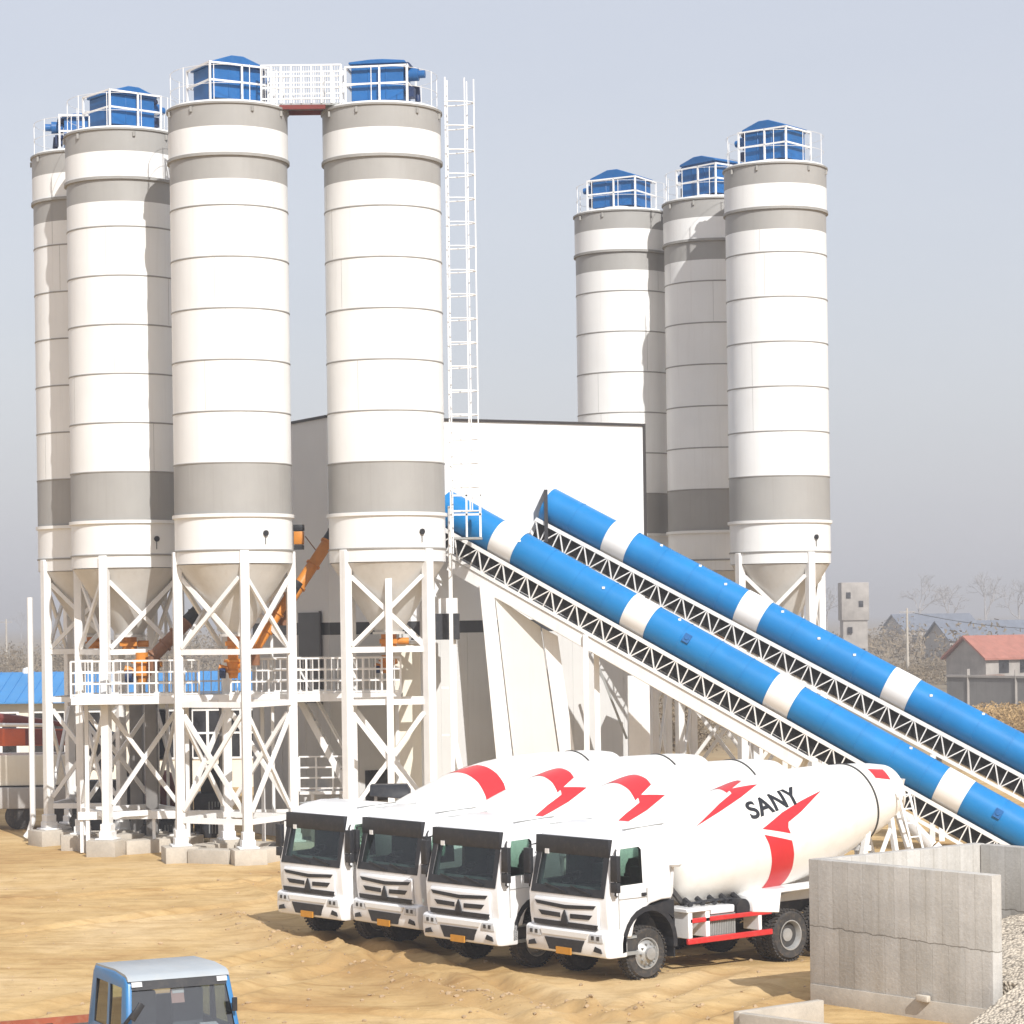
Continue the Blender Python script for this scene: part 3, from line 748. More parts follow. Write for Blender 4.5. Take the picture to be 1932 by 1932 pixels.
# ------------------------------------------------------------------ things standing under and behind the silos
def shade_grey_leg(label, px, d, ytop, w=.42):  # legs of far silos, their shade put into the grey colour
    p = at(px, ytop, d); r = thing('shade_grey_leg', label, 'post', (p.x, d, 0), 0, 'far silo legs in painted shade grey')
    MB().bx(-w / 2, w / 2, -w / 2, w / 2, .3, p.z).build('shaft', M['shade_grey_leg'], r, bevel=.03); MB().bx(-w * .8, w * .8, -w * .8, w * .8, .0, .36).build('base', M['concrete_plain'], r, bevel=.03)
shade_grey_leg('far silo leg in painted shade grey nearest the second silo, left of a matching pair', 257, 84.2, 1325)
shade_grey_leg('far silo leg in painted shade grey with a broad foot, right of a matching pair', 285, 82.8, 1325, .38)
shade_grey_leg('thin far silo leg in painted shade grey behind the left leg of the walkway silo', 352, 84.0, 1330, .3)
shade_grey_leg('far silo leg in painted shade grey behind the middle legs of the walkway silo', 424, 83.2, 1325, .36)
tk = thing('red_tank', 'dark red domed tank standing among the silo legs', 'tank', (at(312, 1500, 86).x, 86, 0))
MB().lathe([(.55, .5), (.58, .55), (.58, 1.5), (.5, 1.85), (.3, 2.15), (.08, 2.3)], 24).build('shell', M['maroon'], tk, 40)
MB().bx(-.5, .5, -.5, .5, .0, .5).build('stand', M['machine'], tk)
def machine_box(label, px, d, w, h, z0=.15):
    r = thing('pump_set', label, 'machine', (at(px, 1500, d).x, d, 0))
    m = MB().bx(-w / 2, w / 2, -.5, .5, z0, z0 + h * .62); m.bx(-w * .3, w * .36, -.4, .4, z0 + h * .62, z0 + h); m.build('housing', M['machine'], r, bevel=.04)
    MB().tube((-w * .42, -.52, z0 + h * .3), (-w * .42, -.72, z0 + h * .3), .25, 14).build('fan', M['chassis'], r, 40); MB().tube((w * .2, -.52, z0 + h * .35), (w * .2, -.6, z0 + h * .35), .2, 14).build('fan', M['chassis'], r, 40)
    m = MB()
    for i in range(6): m.bx(-w * .05 + i * .1, -w * .05 + i * .1 + .03, -.515, -.5, z0 + .15, z0 + h * .5)
    m.build('louvre', M['galv'], r)
    m = MB().path([(w * .3, -.3, z0 + h), (w * .3, -.3, z0 + h + .35), (w * .5, -.3, z0 + h + .55)], .06, 8); m.build('pipe', M['chassis'], r, 40)
machine_box('wide black pump set behind the legs of the second silo', 205, 85.2, 2.3, 1.9)
machine_box('low black machine between the two middle leg pairs', 318, 84.0, 1.5, 1.0)
machine_box('dark upright machine behind the right legs of the walkway silo', 400, 84.6, 1.1, 2.4)
bh = thing('white_barrier', 'low white barrier rail running behind the silo legs', 'barrier', (-12.6, 81.0, 0))
m = MB().bx(-1.3, 5.4, -.04, .04, 1.05, 1.3); m.build('rail', M['steel_white'], bh)
m = MB()
for x in (-1.2, 1.1, 3.2, 5.3): MB().bx(x - .05, x + .05, .038, .14, 0, 1.28).build('post', M['steel_white'], bh)
ty = thing('scrap_rubber_ring', 'round black tyre leaning by the footing left of the mixer trucks', 'tyre', gnd(520, 1622) + Vector((0, 0, .22)))
rot = Matrix.Rotation(R_(-25), 3, 'Z') @ Matrix.Rotation(R_(80), 3, 'X')
MB().lathe([(.14, -.08), (.27, -.1), (.31, -.05), (.31, .05), (.27, .1), (.14, .08)], 24, None, (0, 0, 0), rot, False, False).build('rubber', M['rubber'], ty, 40)
MB().lathe([(.05, -.03), (.15, -.03), (.15, .03), (.05, .03)], 16, None, (0, 0, 0), rot).build('hub', M['plate'], ty, 40)

# blue roofed building at the left
HB = thing('office_building', 'long cream single storey building with a bright blue sheet roof', 'building', (-28.3, 112, 0), R_(0))
x1 = 16.8
MB().bx(0, x1, 0, 8, 0, 3.84).build('wall', M['cream'], HB)
rf = MB().prism([(-.4, -.5, 3.88), (-.4, 4, 5.12), (-.4, 8.5, 3.88), (-.4, 8.5, 3.82), (-.4, 4, 5.02), (-.4, -.5, 3.82)], (x1 + .8, 0, 0))
rfo = rf.build('roof', M['blue_roof'], HB)
m = MB(); x = 0
while x < x1 + .3: m.bar((x, -.5, 3.895), (x, 4, 5.135), .03, .03); x += .5
m.build('roof_rib', M['blue_roof'], rfo)
for px in (2, 92, 160, 285, 330, 392, 455):
    X = at(px, 1380, 112).x + 28.3; w = 1.5
    wn = MB().bx(X - w / 2, X + w / 2, -.02, 0, 1.35, 3.4).build('window', M['glass_dark'], HB)
    f = MB()
    for xx in (X - w / 2, X, X + w / 2): f.bx(xx - .06, xx + .06, -.07, -.02, 1.3, 3.45)
    for z in (1.3, 2.4, 3.42): f.bx(X - w / 2 - .05, X + w / 2 + .05, -.066, -.018, z - .04, z + .05)
    f.build('frame', M['steel_white'], wn)
MB().lathe([(.0, 0), (.28, 0), (.24, .22), (0, .3)], 12, None, (at(53, 1268, 116).x + 28.3, 4, 5.06)).build('vent', M['steel_white'], HB, 40)

# boom truck beside it
BT = thing('boom_truck', 'pale flat deck truck carrying folded orange red booms, cut by the left edge', 'truck', (at(-60, 1540, 91.5).x, 91.5, 0))
x1 = 3.9
MB().bx(0, x1, -.9, .9, 1.55, 2.65).build('body', M['cream'], BT, bevel=.06)
MB().bx(-1, x1 + .35, -1.15, 1.15, .75, 1.5).build('deck', M['deck'], BT, bevel=.04)
m = MB().prism([(-.6, -.5, 2.95), (x1 - .1, -.5, 2.95), (x1 + .15, -.5, 3.2), (x1 - .2, -.5, 3.52), (-.6, -.5, 3.62)], (0, .7, 0)); bo = m.build('lower_boom', M['red_body'], BT, bevel=.03)
MB().prism([(2.2, -.52, 2.98), (x1 + .1, -.52, 3.0), (x1 + .1, -.52, 3.46), (2.2, -.52, 3.55)], (0, -.03, 0)).build('boom_shade_sheet', M['maroon'], bo)  # dark sheet on the boom end: silo shadow put in as colour
MB().prism([(-.6, -.3, 3.85), (2.6, -.3, 3.72), (x1 - .3, -.3, 3.6), (x1 - .3, -.3, 3.75), (1.5, -.3, 4.08), (-.6, -.3, 4.25)], (0, .5, 0)).build('upper_boom', M['maroon'], BT, bevel=.03)
MB().prism([(x1 - .2, -.6, 2.3), (x1 + 1.3, -.6, 1.9), (x1 + 1.5, -.6, 3.3), (x1 + .7, -.6, 3.7), (x1 - .1, -.6, 3.5)], (0, .9, 0)).build('turret', M['machine'], BT, bevel=.05)
MB().tube((.2, -.55, 3.74), (3.0, -.55, 3.68), .07, 10).build('hydraulic_ram', M['steel_white'], BT, 40)
for x in (.6, 2.0, 3.6):
    MB().lathe([(.2, -.14), (.42, -.14), (.48, -.1), (.48, .1), (.42, .14), (.2, .14)], 24, None, (x, -.9, .48), Matrix.Rotation(R_(90), 3, 'X')).build('wheel', M['rubber'], BT, 40)

# ------------------------------------------------------------------ mixer trucks
def finish_boolean(solid, cutters, name, parent):
    for c in cutters:
        md = solid.modifiers.new('cut', 'BOOLEAN'); md.operation = 'DIFFERENCE'; md.object = c; md.solver = 'EXACT'; md.material_mode = 'TRANSFER'
    dg = bpy.context.evaluated_depsgraph_get(); dg.update()
    me = bpy.data.meshes.new_from_object(solid.evaluated_get(dg)); me.name = name
    for c in cutters + [solid]: bpy.data.objects.remove(c, do_unlink=True)
    for p in me.polygons: p.use_smooth = True
    me.set_sharp_from_angle(angle=R_(32))
    o = bpy.data.objects.new(name, me); COL.objects.link(o); o.parent = parent
    return o
def wheel(parent, x, y, z, r=.54, w=.32, deep=False, name='wheel'):
    # axle along y, outer side at negative y
    rot = Matrix.Rotation(R_(90), 3, 'X')
    h = w / 2
    hub = bpy.data.objects.new(name, None); COL.objects.link(hub); hub.parent = parent; hub.location = (x, y, z)
    prof = [(.30, -h + .02), (.40, -h - .005), (r - .06, -h), (r - .015, -h + .05), (r, -h + .09), (r, h - .09), (r - .015, h - .05), (r - .06, h), (.30, h - .02)]
    t = MB().lathe(prof, 48, None, (0, 0, 0), rot, False, False)
    for i in range(40):
        a = 2 * math.pi * i / 40; c, s = math.cos(a), math.sin(a)
        for yy, tw in ((-h * .55, .35), (h * .55, -.35)):
            m = Matrix.Rotation(-a, 3, 'Y'); t.box(Vector((c * (r + .004), yy, s * (r + .004))), (.03, h * .75, .045), m @ Matrix.Rotation(tw, 3, 'X'))
    t.build('tyre', M['rubber'], hub, 40)
    if deep: pr = [(.31, h - .03), (.325, h), (.30, h + .0), (.28, h - .05), (.25, h - .20), (.16, h - .22), (.14, h - .1), (.02, h - .09)]
    else: pr = [(.31, h - .03), (.325, h), (.30, h + .0), (.285, h - .06), (.24, h - .02), (.17, h + .05), (.13, h + .07), (.12, h + .13), (.02, h + .14)]
    k = MB().lathe(pr, 40, None, (0, 0, 0), rot, False, True)
    for i in range(10):
        a = 2 * math.pi * i / 10; rr = .205; yy = -(h + (.05 if not deep else -.19)); k.tube((rr * math.cos(a), yy + .03, rr * math.sin(a)), (rr * math.cos(a), yy - .03, rr * math.sin(a)), .018, 6)
    k.build('rim', M['rim'], hub, 40)
    MB().tube((0, h - .02, 0), (0, -h + .12, 0), .28, 20).build('hub_core', M['chassis'], hub, 40)
    return hub
def lat(z, lo=1.235, hi=1.13): # cab half width narrows above the belt line
    return lo if z < 1.75 else lo + (hi - lo) * min(1, (z - 1.75) / 1.25)
def make_cab(parent):
    side = [(.10, .80), (.04, 1.20), (.02, 1.62), (.25, 2.74), (.36, 2.86), (.62, 2.97), (1.15, 3.05), (1.70, 3.03), (1.80, 2.95), (1.82, 1.50), (1.52, 1.50), (1.20, 1.44), (.92, 1.28), (.76, 1.05), (.70, .80)]
    m = MB(); n = len(side)
    vs = [(x, -lat(z), z) for x, z in side] + [(x, lat(z), z) for x, z in side]
    m.add(vs, [tuple(range(n)), tuple(reversed(range(n, 2 * n)))] + [(i, n + i, n + (i + 1) % n, (i + 1) % n) for i in range(n)])
    solid = m.build('cabsolid', M['truck_white'], None, 40, bevel=.055, seg=3)
    cut = []
    inn = [(.16, 1.64), (.35, 2.72), (.6, 2.86), (1.72, 2.9), (1.73, 1.60), (.9, 1.6)]
    c = MB().prism([(x, -1.08, z) for x, z in inn], (0, 2.16, 0)); cut.append(c.build('c1', M['interior']))
    # windscreen opening (through the raked front), side windows, rear window
    c = MB().prism([(-.3, -1.00, 1.74), (.6, -1.00, 1.74), (.6, -.93, 2.50), (-.3, -.93, 2.50)], (0, 0, 0)) if False else MB()
    c.add([(-.3, -1.02, 1.74), (-.3, 1.02, 1.74), (-.3, .96, 2.50), (-.3, -.96, 2.50), (.7, -1.02, 1.74), (.7, 1.02, 1.74), (.7, .96, 2.50), (.7, -.96, 2.50)], [(0, 1, 2, 3), (4, 7, 6, 5), (0, 4, 5, 1), (1, 5, 6, 2), (2, 6, 7, 3), (3, 7, 4, 0)])
    cut.append(c.build('c2', M['plastic_black']))
    c = MB().prism([(.30, -1.5, 1.86), (1.02, -1.5, 1.88), (1.02, -1.5, 2.56), (.96, -1.5, 2.62), (.46, -1.5, 2.60)], (0, 3.0, 0)); cut.append(c.build('c3', M['plastic_black']))
    c = MB().bx(1.6, 2.0, -.85, .85, 1.86, 2.66); cut.append(c.build('c4', M['plastic_black']))
    body = finish_boolean(solid, cut, 'cab', parent)
    # panes
    def on_front(y, z, o=0.0):  # point on the raked front plane
        t = (z - 1.62) / (2.74 - 1.62); return (.02 + .23 * t - o, y, z)
    MB().add([on_front(-1.04, 1.7, -.03), on_front(1.04, 1.7, -.03), on_front(.98, 2.55, -.03), on_front(-.98, 2.55, -.03)], [(0, 1, 2, 3)]).build('windscreen', M['glass'], body)
    fr = MB()
    def strip(y0, z0, y1, z1, y2, z2, y3, z3):
        a = [on_front(y0, z0, .0), on_front(y1, z1, .0), on_front(y2, z2, .0), on_front(y3, z3, .0)]; fr.prism(a, (-.012, 0, 0))
    strip(-1.12, 1.63, 1.12, 1.63, 1.04, 1.79, -1.04, 1.79)
    strip(-1.14, 1.63, -1.02, 1.79, -.965, 2.5, -1.13, 2.5); strip(1.14, 1.63, 1.02, 1.79, .965, 2.5, 1.13, 2.5)
    fr.build('windscreen_border', M['plastic_black'], body)
    vz = MB().add([on_front(-1.15, 2.44, .02), on_front(1.15, 2.44, .02), on_front(1.13, 2.80, .10), on_front(-1.13, 2.80, .10), on_front(-1.15, 2.44, -.0), on_front(1.15, 2.44, -.0), on_front(1.13, 2.80, -.02), on_front(-1.13, 2.80, -.02)], [(0, 1, 2, 3), (4, 7, 6, 5), (0, 4, 5, 1), (1, 5, 6, 2), (2, 6, 7, 3), (3, 7, 4, 0)])
    vz.build('sun_visor', M['plastic_black'], body, bevel=.015)
    for y0, y1 in ((-.75, -.1), (.0, .7)): MB().bar(on_front(y0, 1.68, .03), on_front(y1, 1.82, .03), .025).build('wiper', M['plastic_black'], body)
    MB().box(on_front(.78, 2.47, .03), (.02, .12, .1)).build('sticker', M['paper'], body)
    for s in (-1, 1):
        MB().add([(.28, s * 1.195, 1.84), (1.04, s * 1.195, 1.84), (1.04, s * 1.13, 2.64), (.42, s * 1.13, 2.64)], [(0, 1, 2, 3)]).build('side_window', M['glass_side'], body)
    MB().bx(1.765, 1.775, -.87, .87, 1.84, 2.68).build('rear_window', M['glass_clear'], body)
    # inside
    MB().bx(.2, .55, -1.05, 1.05, 1.5, 1.78).build('dashboard', M['interior'], body, bevel=.05)
    for y in (-.6, .6):
        MB().bx(1.05, 1.5, y - .28, y + .28, 1.55, 1.72).bx(1.42, 1.58, y - .24, y + .24, 1.7, 2.14).build('seat', M['interior'], body, bevel=.04)
    st = MB(); cc = Vector((.66, .6, 1.9)); ax = Vector((-.5, 0, .86)); u = Vector((0, 1, 0)); w = ax.cross(u)
    st.path([cc + (u * math.cos(2 * math.pi * i / 20) + w * math.sin(2 * math.pi * i / 20)) * .22 for i in range(21)], .018, 6); st.bar(cc, cc - ax * .3, .04); st.bar(cc - u * .2, cc + u * .2, .03)
    st.build('steering_wheel', M['plastic_black'], body)
    # front: raised grille panel with slots
    gp = MB().prism([(.035, -1.0, .98), (-.03, -1.0, 1.02), (-.035, -1.0, 1.50), (.02, -1.0, 1.56)], (0, 2.0, 0)); gpo = gp.build('grille_panel', M['truck_white'], body, bevel=.02)
    sl = MB()
    def slot(pts): sl.prism([(-.046, y, z) for y, z in pts], (.03, 0, 0))
    slot([(-.95, 1.475), (.0, 1.43), (.95, 1.475), (.88, 1.40), (.0, 1.35), (-.88, 1.40)])
    slot([(-.84, 1.275), (-.16, 1.26), (-.16, 1.165), (-.74, 1.18)]); slot([(.84, 1.275), (.16, 1.26), (.16, 1.165), (.74, 1.18)])
    slot([(-1.0, 1.085), (1.0, 1.085), (.97, .985), (-.97, .985)])
    sl.build('grille_slot', M['plastic_black'], gpo)
    MB().prism([(-.075, -.11, 1.05), (-.075, .11, 1.05), (-.075, .07, 1.2), (-.075, .0, 1.33), (-.075, -.07, 1.2)], (.03, 0, 0)).build('emblem', M['plastic_black'], gpo)
    # door seam, handle, lettering strip
    for s in (-1, 1):
        dm = MB().bx(.33, .342, s * 1.243, s * 1.232, 1.0, 1.78).bx(1.10, 1.112, s * 1.243, s * 1.232, 1.48, 1.78).bx(.33, 1.112, s * 1.2434, s * 1.2322, 1.60, 1.608)
        dm.build('door_seam', M['galv'], body)
    for s in (-1, 1): MB().bx(.96, 1.08, s * 1.235 - .02, s * 1.235 + .02, 1.62, 1.69).build('door_handle', M['plastic_black'], body, bevel=.012)
    for s in (-1, 1): MB().bar((.55, s * 1.13, 2.985), (1.7, s * 1.11, 3.04), .02).build('roof_gutter', M['galv'], body)
    return body
def make_truck():
    root = thing('mixer_truck', 'x', 'concrete mixer', (0, 0, 0))
    cab = make_cab(root)
    # bumper
    bp = MB().prism([(.10, -1.245, .42), (-.02, -1.245, .44), (-.06, -1.245, .62), (-.05, -1.245, .93), (.02, -1.245, .97), (.14, -1.245, .97), (.55, -1.245, .85), (.55, -1.245, .42)], (0, 2.49, 0))
    b = bp.build('bumper', M['truck_white'], root, bevel=.035, seg=2)
    MB().prism([(-.075, -.62, .74), (-.075, .62, .74), (-.075, .48, .50), (-.075, -.48, .50)], (.04, 0, 0)).build('air_intake', M['plastic_black'], b)
    MB().prism([(-.085, -.75, .90), (-.085, .75, .90), (-.085, .68, .80), (-.085, -.68, .80)], (.04, 0, 0)).build('step_bar', M['silo_white'], b)
    for s in (-1, 1):
        MB().prism([(-.072, s * .78, .90), (-.072, s * 1.17, .92), (-.072, s * 1.19, .74), (-.072, s * .74, .74)], (.03, 0, 0)).build('headlight', M['lamp'], b, bevel=.01)
        MB().bx(-.080, -.070, s * .84, s * .92, .79, .87).build('lamp_reflector', M['chassis'], b); MB().bx(-.080, -.070, s * 1.0, s * 1.08, .79, .87).build('lamp_reflector', M['chassis'], b)
        MB().prism([(-.078, s * .95, .66), (-.078, s * 1.12, .62), (-.078, s * 1.14, .53), (-.078, s * .9, .56)], (.03, 0, 0)).build('fog_lamp', M['plastic_black'], b)
    MB().bx(-.105, -.075, -.23, .23, .43, .57).build('number_plate', M['plate'], b)
    # fender and step
    for s in (-1, 1):
        f = MB(); arc = []
        for i in range(15):
            a = R_(-8 + 196 * i / 14); arc.append((1.17 + .76 * math.cos(math.pi - a), .56 + .80 * math.sin(a) + .06))
        pts = arc; y0, y1 = s * 1.245, s * .78
        for i in range(14):
            (xa, za), (xb, zb) = pts[i], pts[i + 1]; ca = (1.17, .62); k = .86
            f.add([(xa, y0, za), (xb, y0, zb), (ca[0] + (xb - ca[0]) * k, y0, ca[1] + (zb - ca[1]) * k), (ca[0] + (xa - ca[0]) * k, y0, ca[1] + (za - ca[1]) * k),
                   (xa, y1, za), (xb, y1, zb), (ca[0] + (xb - ca[0]) * k, y1, ca[1] + (zb - ca[1]) * k), (ca[0] + (xa - ca[0]) * k, y1, ca[1] + (za - ca[1]) * k)],
                  [(0, 1, 2, 3), (4, 7, 6, 5), (0, 4, 5, 1), (3, 2, 6, 7)])
        f.prism([(1.2, y0 + s * .002, 1.40), (1.84, y0 + s * .002, 1.49), (1.84, y0 + s * .002, 1.1), (1.7, y0 + s * .002, 1.2), (1.4, y0 + s * .002, 1.37)], (0, -s * .46, 0))
        f.build('fender', M['plastic_black'], root, 40)
        MB().bx(.56, .86, s * 1.22, s * .9, .45, .52).build('step', M['galv'], root); MB().bx(.58, .84, s * 1.2, s * .95, .78, .83).build('step', M['galv'], root)
        MB().bx(.57, .9, s * 1.17, s * .7, .53, .77).build('step_box', M['chassis'], root)
        MB().bx(1.86, 1.9, s * 1.2, s * .75, .3, 1.1).build('mudflap', M['plastic_black'], root)
    # mirrors
    for s in (-1, 1):
        m = MB().box((.14, s * 1.36, 2.24), (.10, .20, .52)).box((.14, s * 1.36, 1.86), (.10, .19, .2)).path([(.30, s * 1.2, 2.6), (.16, s * 1.34, 2.56), (.15, s * 1.34, 1.70), (.3, s * 1.22, 1.66)], .022, 6)
        m.build('mirror', M['plastic_black'], root, bevel=.012)
    # wheels
    wheel(root, 1.17, -.98, .43); o = wheel(root, 1.17, .98, .43); o.rotation_euler = (0, 0, math.pi)
    for x in (5.32, 6.70):
        wheel(root, x, -1.02, .43, .54, .30, True); wheel(root, x, -.68, .43, .54, .30, True)
        o = wheel(root, x, 1.02, .43, .54, .30, True); o.rotation_euler = (0, 0, math.pi)
    # chassis
    c = MB()
    for y in (-.42, .42): c.bx(.2, 10.2, y - .05, y + .05, .78, 1.06)
    for x in (.9, 2.2, 3.4, 4.6, 6.0, 7.4, 8.6, 10.1): c.bx(x - .08, x + .08, -.37, .37, .82, 1.02)
    c.build('chassis', M['chassis'], root)
    for x, r in ((1.17, .09), (5.32, .13), (6.7, .13)): MB().tube((x, -.9, .43), (x, .9, .43), r, 10).build('axle', M['chassis'], root, 40)
    MB().bx(.35, 1.75, -.6, .6, .36, 1.5).build('engine', M['machine'], root, bevel=.05)
    # white subframe that the drum stands on
    sf = MB()
    for s in (-1, 1):
        sf.prism([(2.0, s * .62, 1.08), (10.1, s * .62, 1.08), (10.1, s * .62, 1.75), (7.6, s * .62, 1.5), (4.8, s * .62, 1.13), (2.0, s * .62, 1.26)], (0, -s * .12, 0))
    sf.build('subframe', M['truck_white'], root, bevel=.012, seg=1)
    fp = MB()
    for s in (-1, 1):
        fp.bar((2.02, s * .55, 1.2), (2.1, s * .3, 2.2), .14, .12); fp.bar((2.75, s * .62, 1.2), (2.12, s * .42, 2.0), .11, .1)
    fp.bx(1.98, 2.12, -.45, .45, 1.65, 1.9); fp.build('front_pedestal', M['chassis'], root, bevel=.012, seg=1)
    MB().tube((1.95, 0, 1.90), (2.38, 0, 1.97), .36, 20).bx(1.88, 2.1, -.3, .3, 1.35, 1.9).build('gearbox', M['machine'], root, 40)
    # air cleaner and water tank behind the cab
    m = MB().lathe([(.02, 0), (.17, .01), (.215, .06), (.215, .46), (.17, .55), (.02, .58)], 24, None, (2.02, -1.0, 2.12)); m.path([(2.02, -1.0, 2.15), (2.03, -.95, 1.6), (2.03, -.7, 1.2)], .05, 10)
    m.build('air_cleaner', M['truck_white'], root, 40)
    # side equipment
    for s in (-1, 1):
        m = MB().bx(2.3, 2.42, s * 1.18, s * .62, .62, 1.162).bx(2.8, 2.92, s * 1.18, s * .62, .62, 1.162).bx(2.24, 2.98, s * 1.2, s * .5, 1.16, 1.24)
        m.build('bracket', M['truck_white'], root, bevel=.01, seg=1)
        MB().bx(4.35, 4.45, s * 1.17, s * .7, .62, .98).build('guard_post', M['truck_white'], root, bevel=.01, seg=1)
        MB().bx(2.28, 4.75, s * 1.2, s * 1.12, .50, .62).build('side_guard', M['red_paint'], root, bevel=.015, seg=1)
        MB().bx(2.35, 4.75, s * 1.18, s * 1.12, .93, 1.03).build('side_guard', M['red_paint'], root, bevel=.015, seg=1)
        m = MB().bx(3.0, 3.75, s * 1.08, s * .55, .6, 1.05)
        for i in range(14): m.bx(3.03 + i * .05, 3.05 + i * .05, s * 1.1, s * 1.08, .63, .92)
        m.build('oil_cooler', M['galv'], root)
        MB().tube((3.95, s * 1.12, 1.12), (3.95, s * .6, 1.12), .2, 20).build('air_tank', M['plastic_black'], root, 40)
        MB().bx(3.0, 3.7, s * 1.12, s * .62, 1.06, 1.22).build('battery_cover', M['truck_white'], root, bevel=.03)
        MB().prism([(4.15, s * 1.2, 1.02), (4.95, s * 1.2, .94), (5.02, s * 1.2, 1.36), (8.2, s * 1.2, 1.42), (8.2, s * 1.2, 1.5), (4.5, s * 1.2, 1.44), (4.15, s * 1.2, 1.36)], (0, -s * .5, 0)).build('rear_mudguard', M['truck_white'], root, bevel=.02, seg=1)
        m = MB()
        for i in range(5): m.tube((2.6 + .35 * i, s * .95, 1.27), (2.6 + .35 * i, s * .75, 1.38), .06, 8)
        m.path([(2.5, s * .9, 1.3), (3.2, s * .95, 1.34), (3.9, s * .85, 1.3)], .03, 6); m.build('hose', M['plastic_black'], root, 40)
    # drum
    prof = [(.35, -.02), (.55, .0), (.72, .06), (.84, .17), (.92, .4), (1.0, .8), (1.07, 1.2), (1.15, 1.7), (1.22, 2.2), (1.26, 2.8), (1.265, 3.3), (1.24, 3.8), (1.18, 4.4), (1.08, 5.1), (.965, 5.75), (.92, 6.0), (.84, 6.45), (.74, 6.9), (.62, 7.3)]
    def rad(u):
        for i in range(len(prof) - 1):
            if prof[i][1] <= u <= prof[i + 1][1]:
                t = (u - prof[i][1]) / (prof[i + 1][1] - prof[i][1]); return prof[i][0] + t * (prof[i + 1][0] - prof[i][0])
        return prof[-1][0]
    dr = MB().lathe(prof, 64, None, cap1=False).build('drum', M['drum_white'], root, 50)
    MB().lathe([(.91, 6.0), (.94, 6.005), (.935, 6.05), (.90, 6.055)], 64, None, cap0=False, cap1=False).build('roller_ring', M['chassis'], dr, 40)
    MB().lathe([(.61, 7.15), (.54, 7.17), (.1, 6.8)], 32, None, cap0=False).build('mouth', M['machine'], dr, 40)
    def wrap(polys, name, mat, lift=.006, flip=False):
        bm = bmesh.new()
        for poly in polys:
            vs = [bm.verts.new((u, a, 0)) for u, a in poly]; bm.faces.new(vs)
        bmesh.ops.triangulate(bm, faces=bm.faces)
        for it in range(5):
            es = [e for e in bm.edges if math.hypot((e.verts[0].co.x - e.verts[1].co.x), (e.verts[0].co.y - e.verts[1].co.y) * .02) > .10]
            if not es: break
            bmesh.ops.subdivide_edges(bm, edges=es, cuts=1); bmesh.ops.triangulate(bm, faces=bm.faces)
        for v in bm.verts:
            u, a = v.co.x, v.co.y; r = rad(u) + lift; ph = R_(-90 - a)
            v.co = (r * math.cos(ph), r * math.sin(ph), u)
        bmesh.ops.recalc_face_normals(bm, faces=bm.faces)
        me = bpy.data.meshes.new(name); bm.to_mesh(me); bm.free(); me.materials.append(mat)
        for p in me.polygons: p.use_smooth = True
        o = bpy.data.objects.new(name, me); COL.objects.link(o); o.parent = dr
        return o
    band = [(2.36, 13), (3.02, -1), (3.06, -15), (3.07, -32), (3.03, -48), (2.95, -59), (2.30, -71), (2.40, -55), (2.46, -36), (2.46, -15), (2.42, 2)]
    upw = [(2.36, 18), (3.02, 5), (3.0, 11), (3.05, 16), (3.5, 22), (4.35, 37), (3.6, 32), (3.0, 27)]
    band = [(2.55 + (u - 2.7) * 1.08, a + 1) for u, a in band]; upw = [(2.55 + (u - 2.7) * 1.08, a + 2) for u, a in upw]; cu, ca = 2.55, -28
    low = [(2 * cu - u, 2 * ca - a) for u, a in upw]
    for k in (0, 146):
        wrap([[(u, a + k) for u, a in band]], 'red_band', M['red']); wrap([[(u, a + k) for u, a in upw]], 'red_tail', M['red']); wrap([[(u, a + k) for u, a in low]], 'red_tail', M['red'])
        wrap([[(6.35, 40 + k), (6.85, 32 + k), (6.87, 56 + k), (6.38, 60 + k)]], 'red_patch', M['red'])
    # lettering
    for k in (0, 180):
        cu_ = bpy.data.curves.new('txt', 'FONT'); cu_.body = 'SANY'; cu_.size = .60; cu_.align_x = 'CENTER'; cu_.align_y = 'CENTER'; cu_.space_character = 1.04; cu_.offset = .018; cu_.shear = .18
        to_ = bpy.data.objects.new('txt', cu_); COL.objects.link(to_)
        dg = bpy.context.evaluated_depsgraph_get(); dg.update(); me = bpy.data.meshes.new_from_object(to_.evaluated_get(dg)); bpy.data.objects.remove(to_, do_unlink=True)
        me.name = 'lettering'; bm = bmesh.new(); bm.from_mesh(me); bmesh.ops.triangulate(bm, faces=bm.faces)
        for it in range(3): bmesh.ops.subdivide_edges(bm, edges=[e for e in bm.edges if e.calc_length() > .06], cuts=1); bmesh.ops.triangulate(bm, faces=bm.faces)
        for v in bm.verts:
            u = 2.78 + v.co.x * .95; a = 41 + math.degrees(v.co.y / 1.25) + k; r = rad(u) + .009; ph = R_(-90 - a); v.co = (r * math.cos(ph), r * math.sin(ph), u)
        bmesh.ops.recalc_face_normals(bm, faces=bm.faces); bm.to_mesh(me); bm.free(); me.materials.clear(); me.materials.append(M['letter'])
        o = bpy.data.objects.new('lettering', me); COL.objects.link(o); o.parent = dr
    dr.location = (2.44, 0, 1.96)
    # rear stand, hopper, chute, ladder
    rear0 = set(o.name for o in bpy.data.objects)
    m = MB()
    for s in (-1, 1):
        m.bar((6.5, s * .6, 1.5), (6.62, s * .72, 2.45), .14); m.bar((7.75, s * .6, 1.5), (7.5, s * .5, 3.35), .12); m.bar((8.3, s * .6, 1.5), (7.6, s * .5, 3.3), .1); m.bar((6.62, s * .7, 2.4), (7.55, s * .5, 3.3), .08); m.bar((7.0, s * .6, 1.55), (7.65, s * .52, 2.5), .08)
    m.bx(6.52, 6.72, -.75, .75, 2.0, 2.12); m.build('rear_stand', M['truck_white'], root, bevel=.01, seg=1)
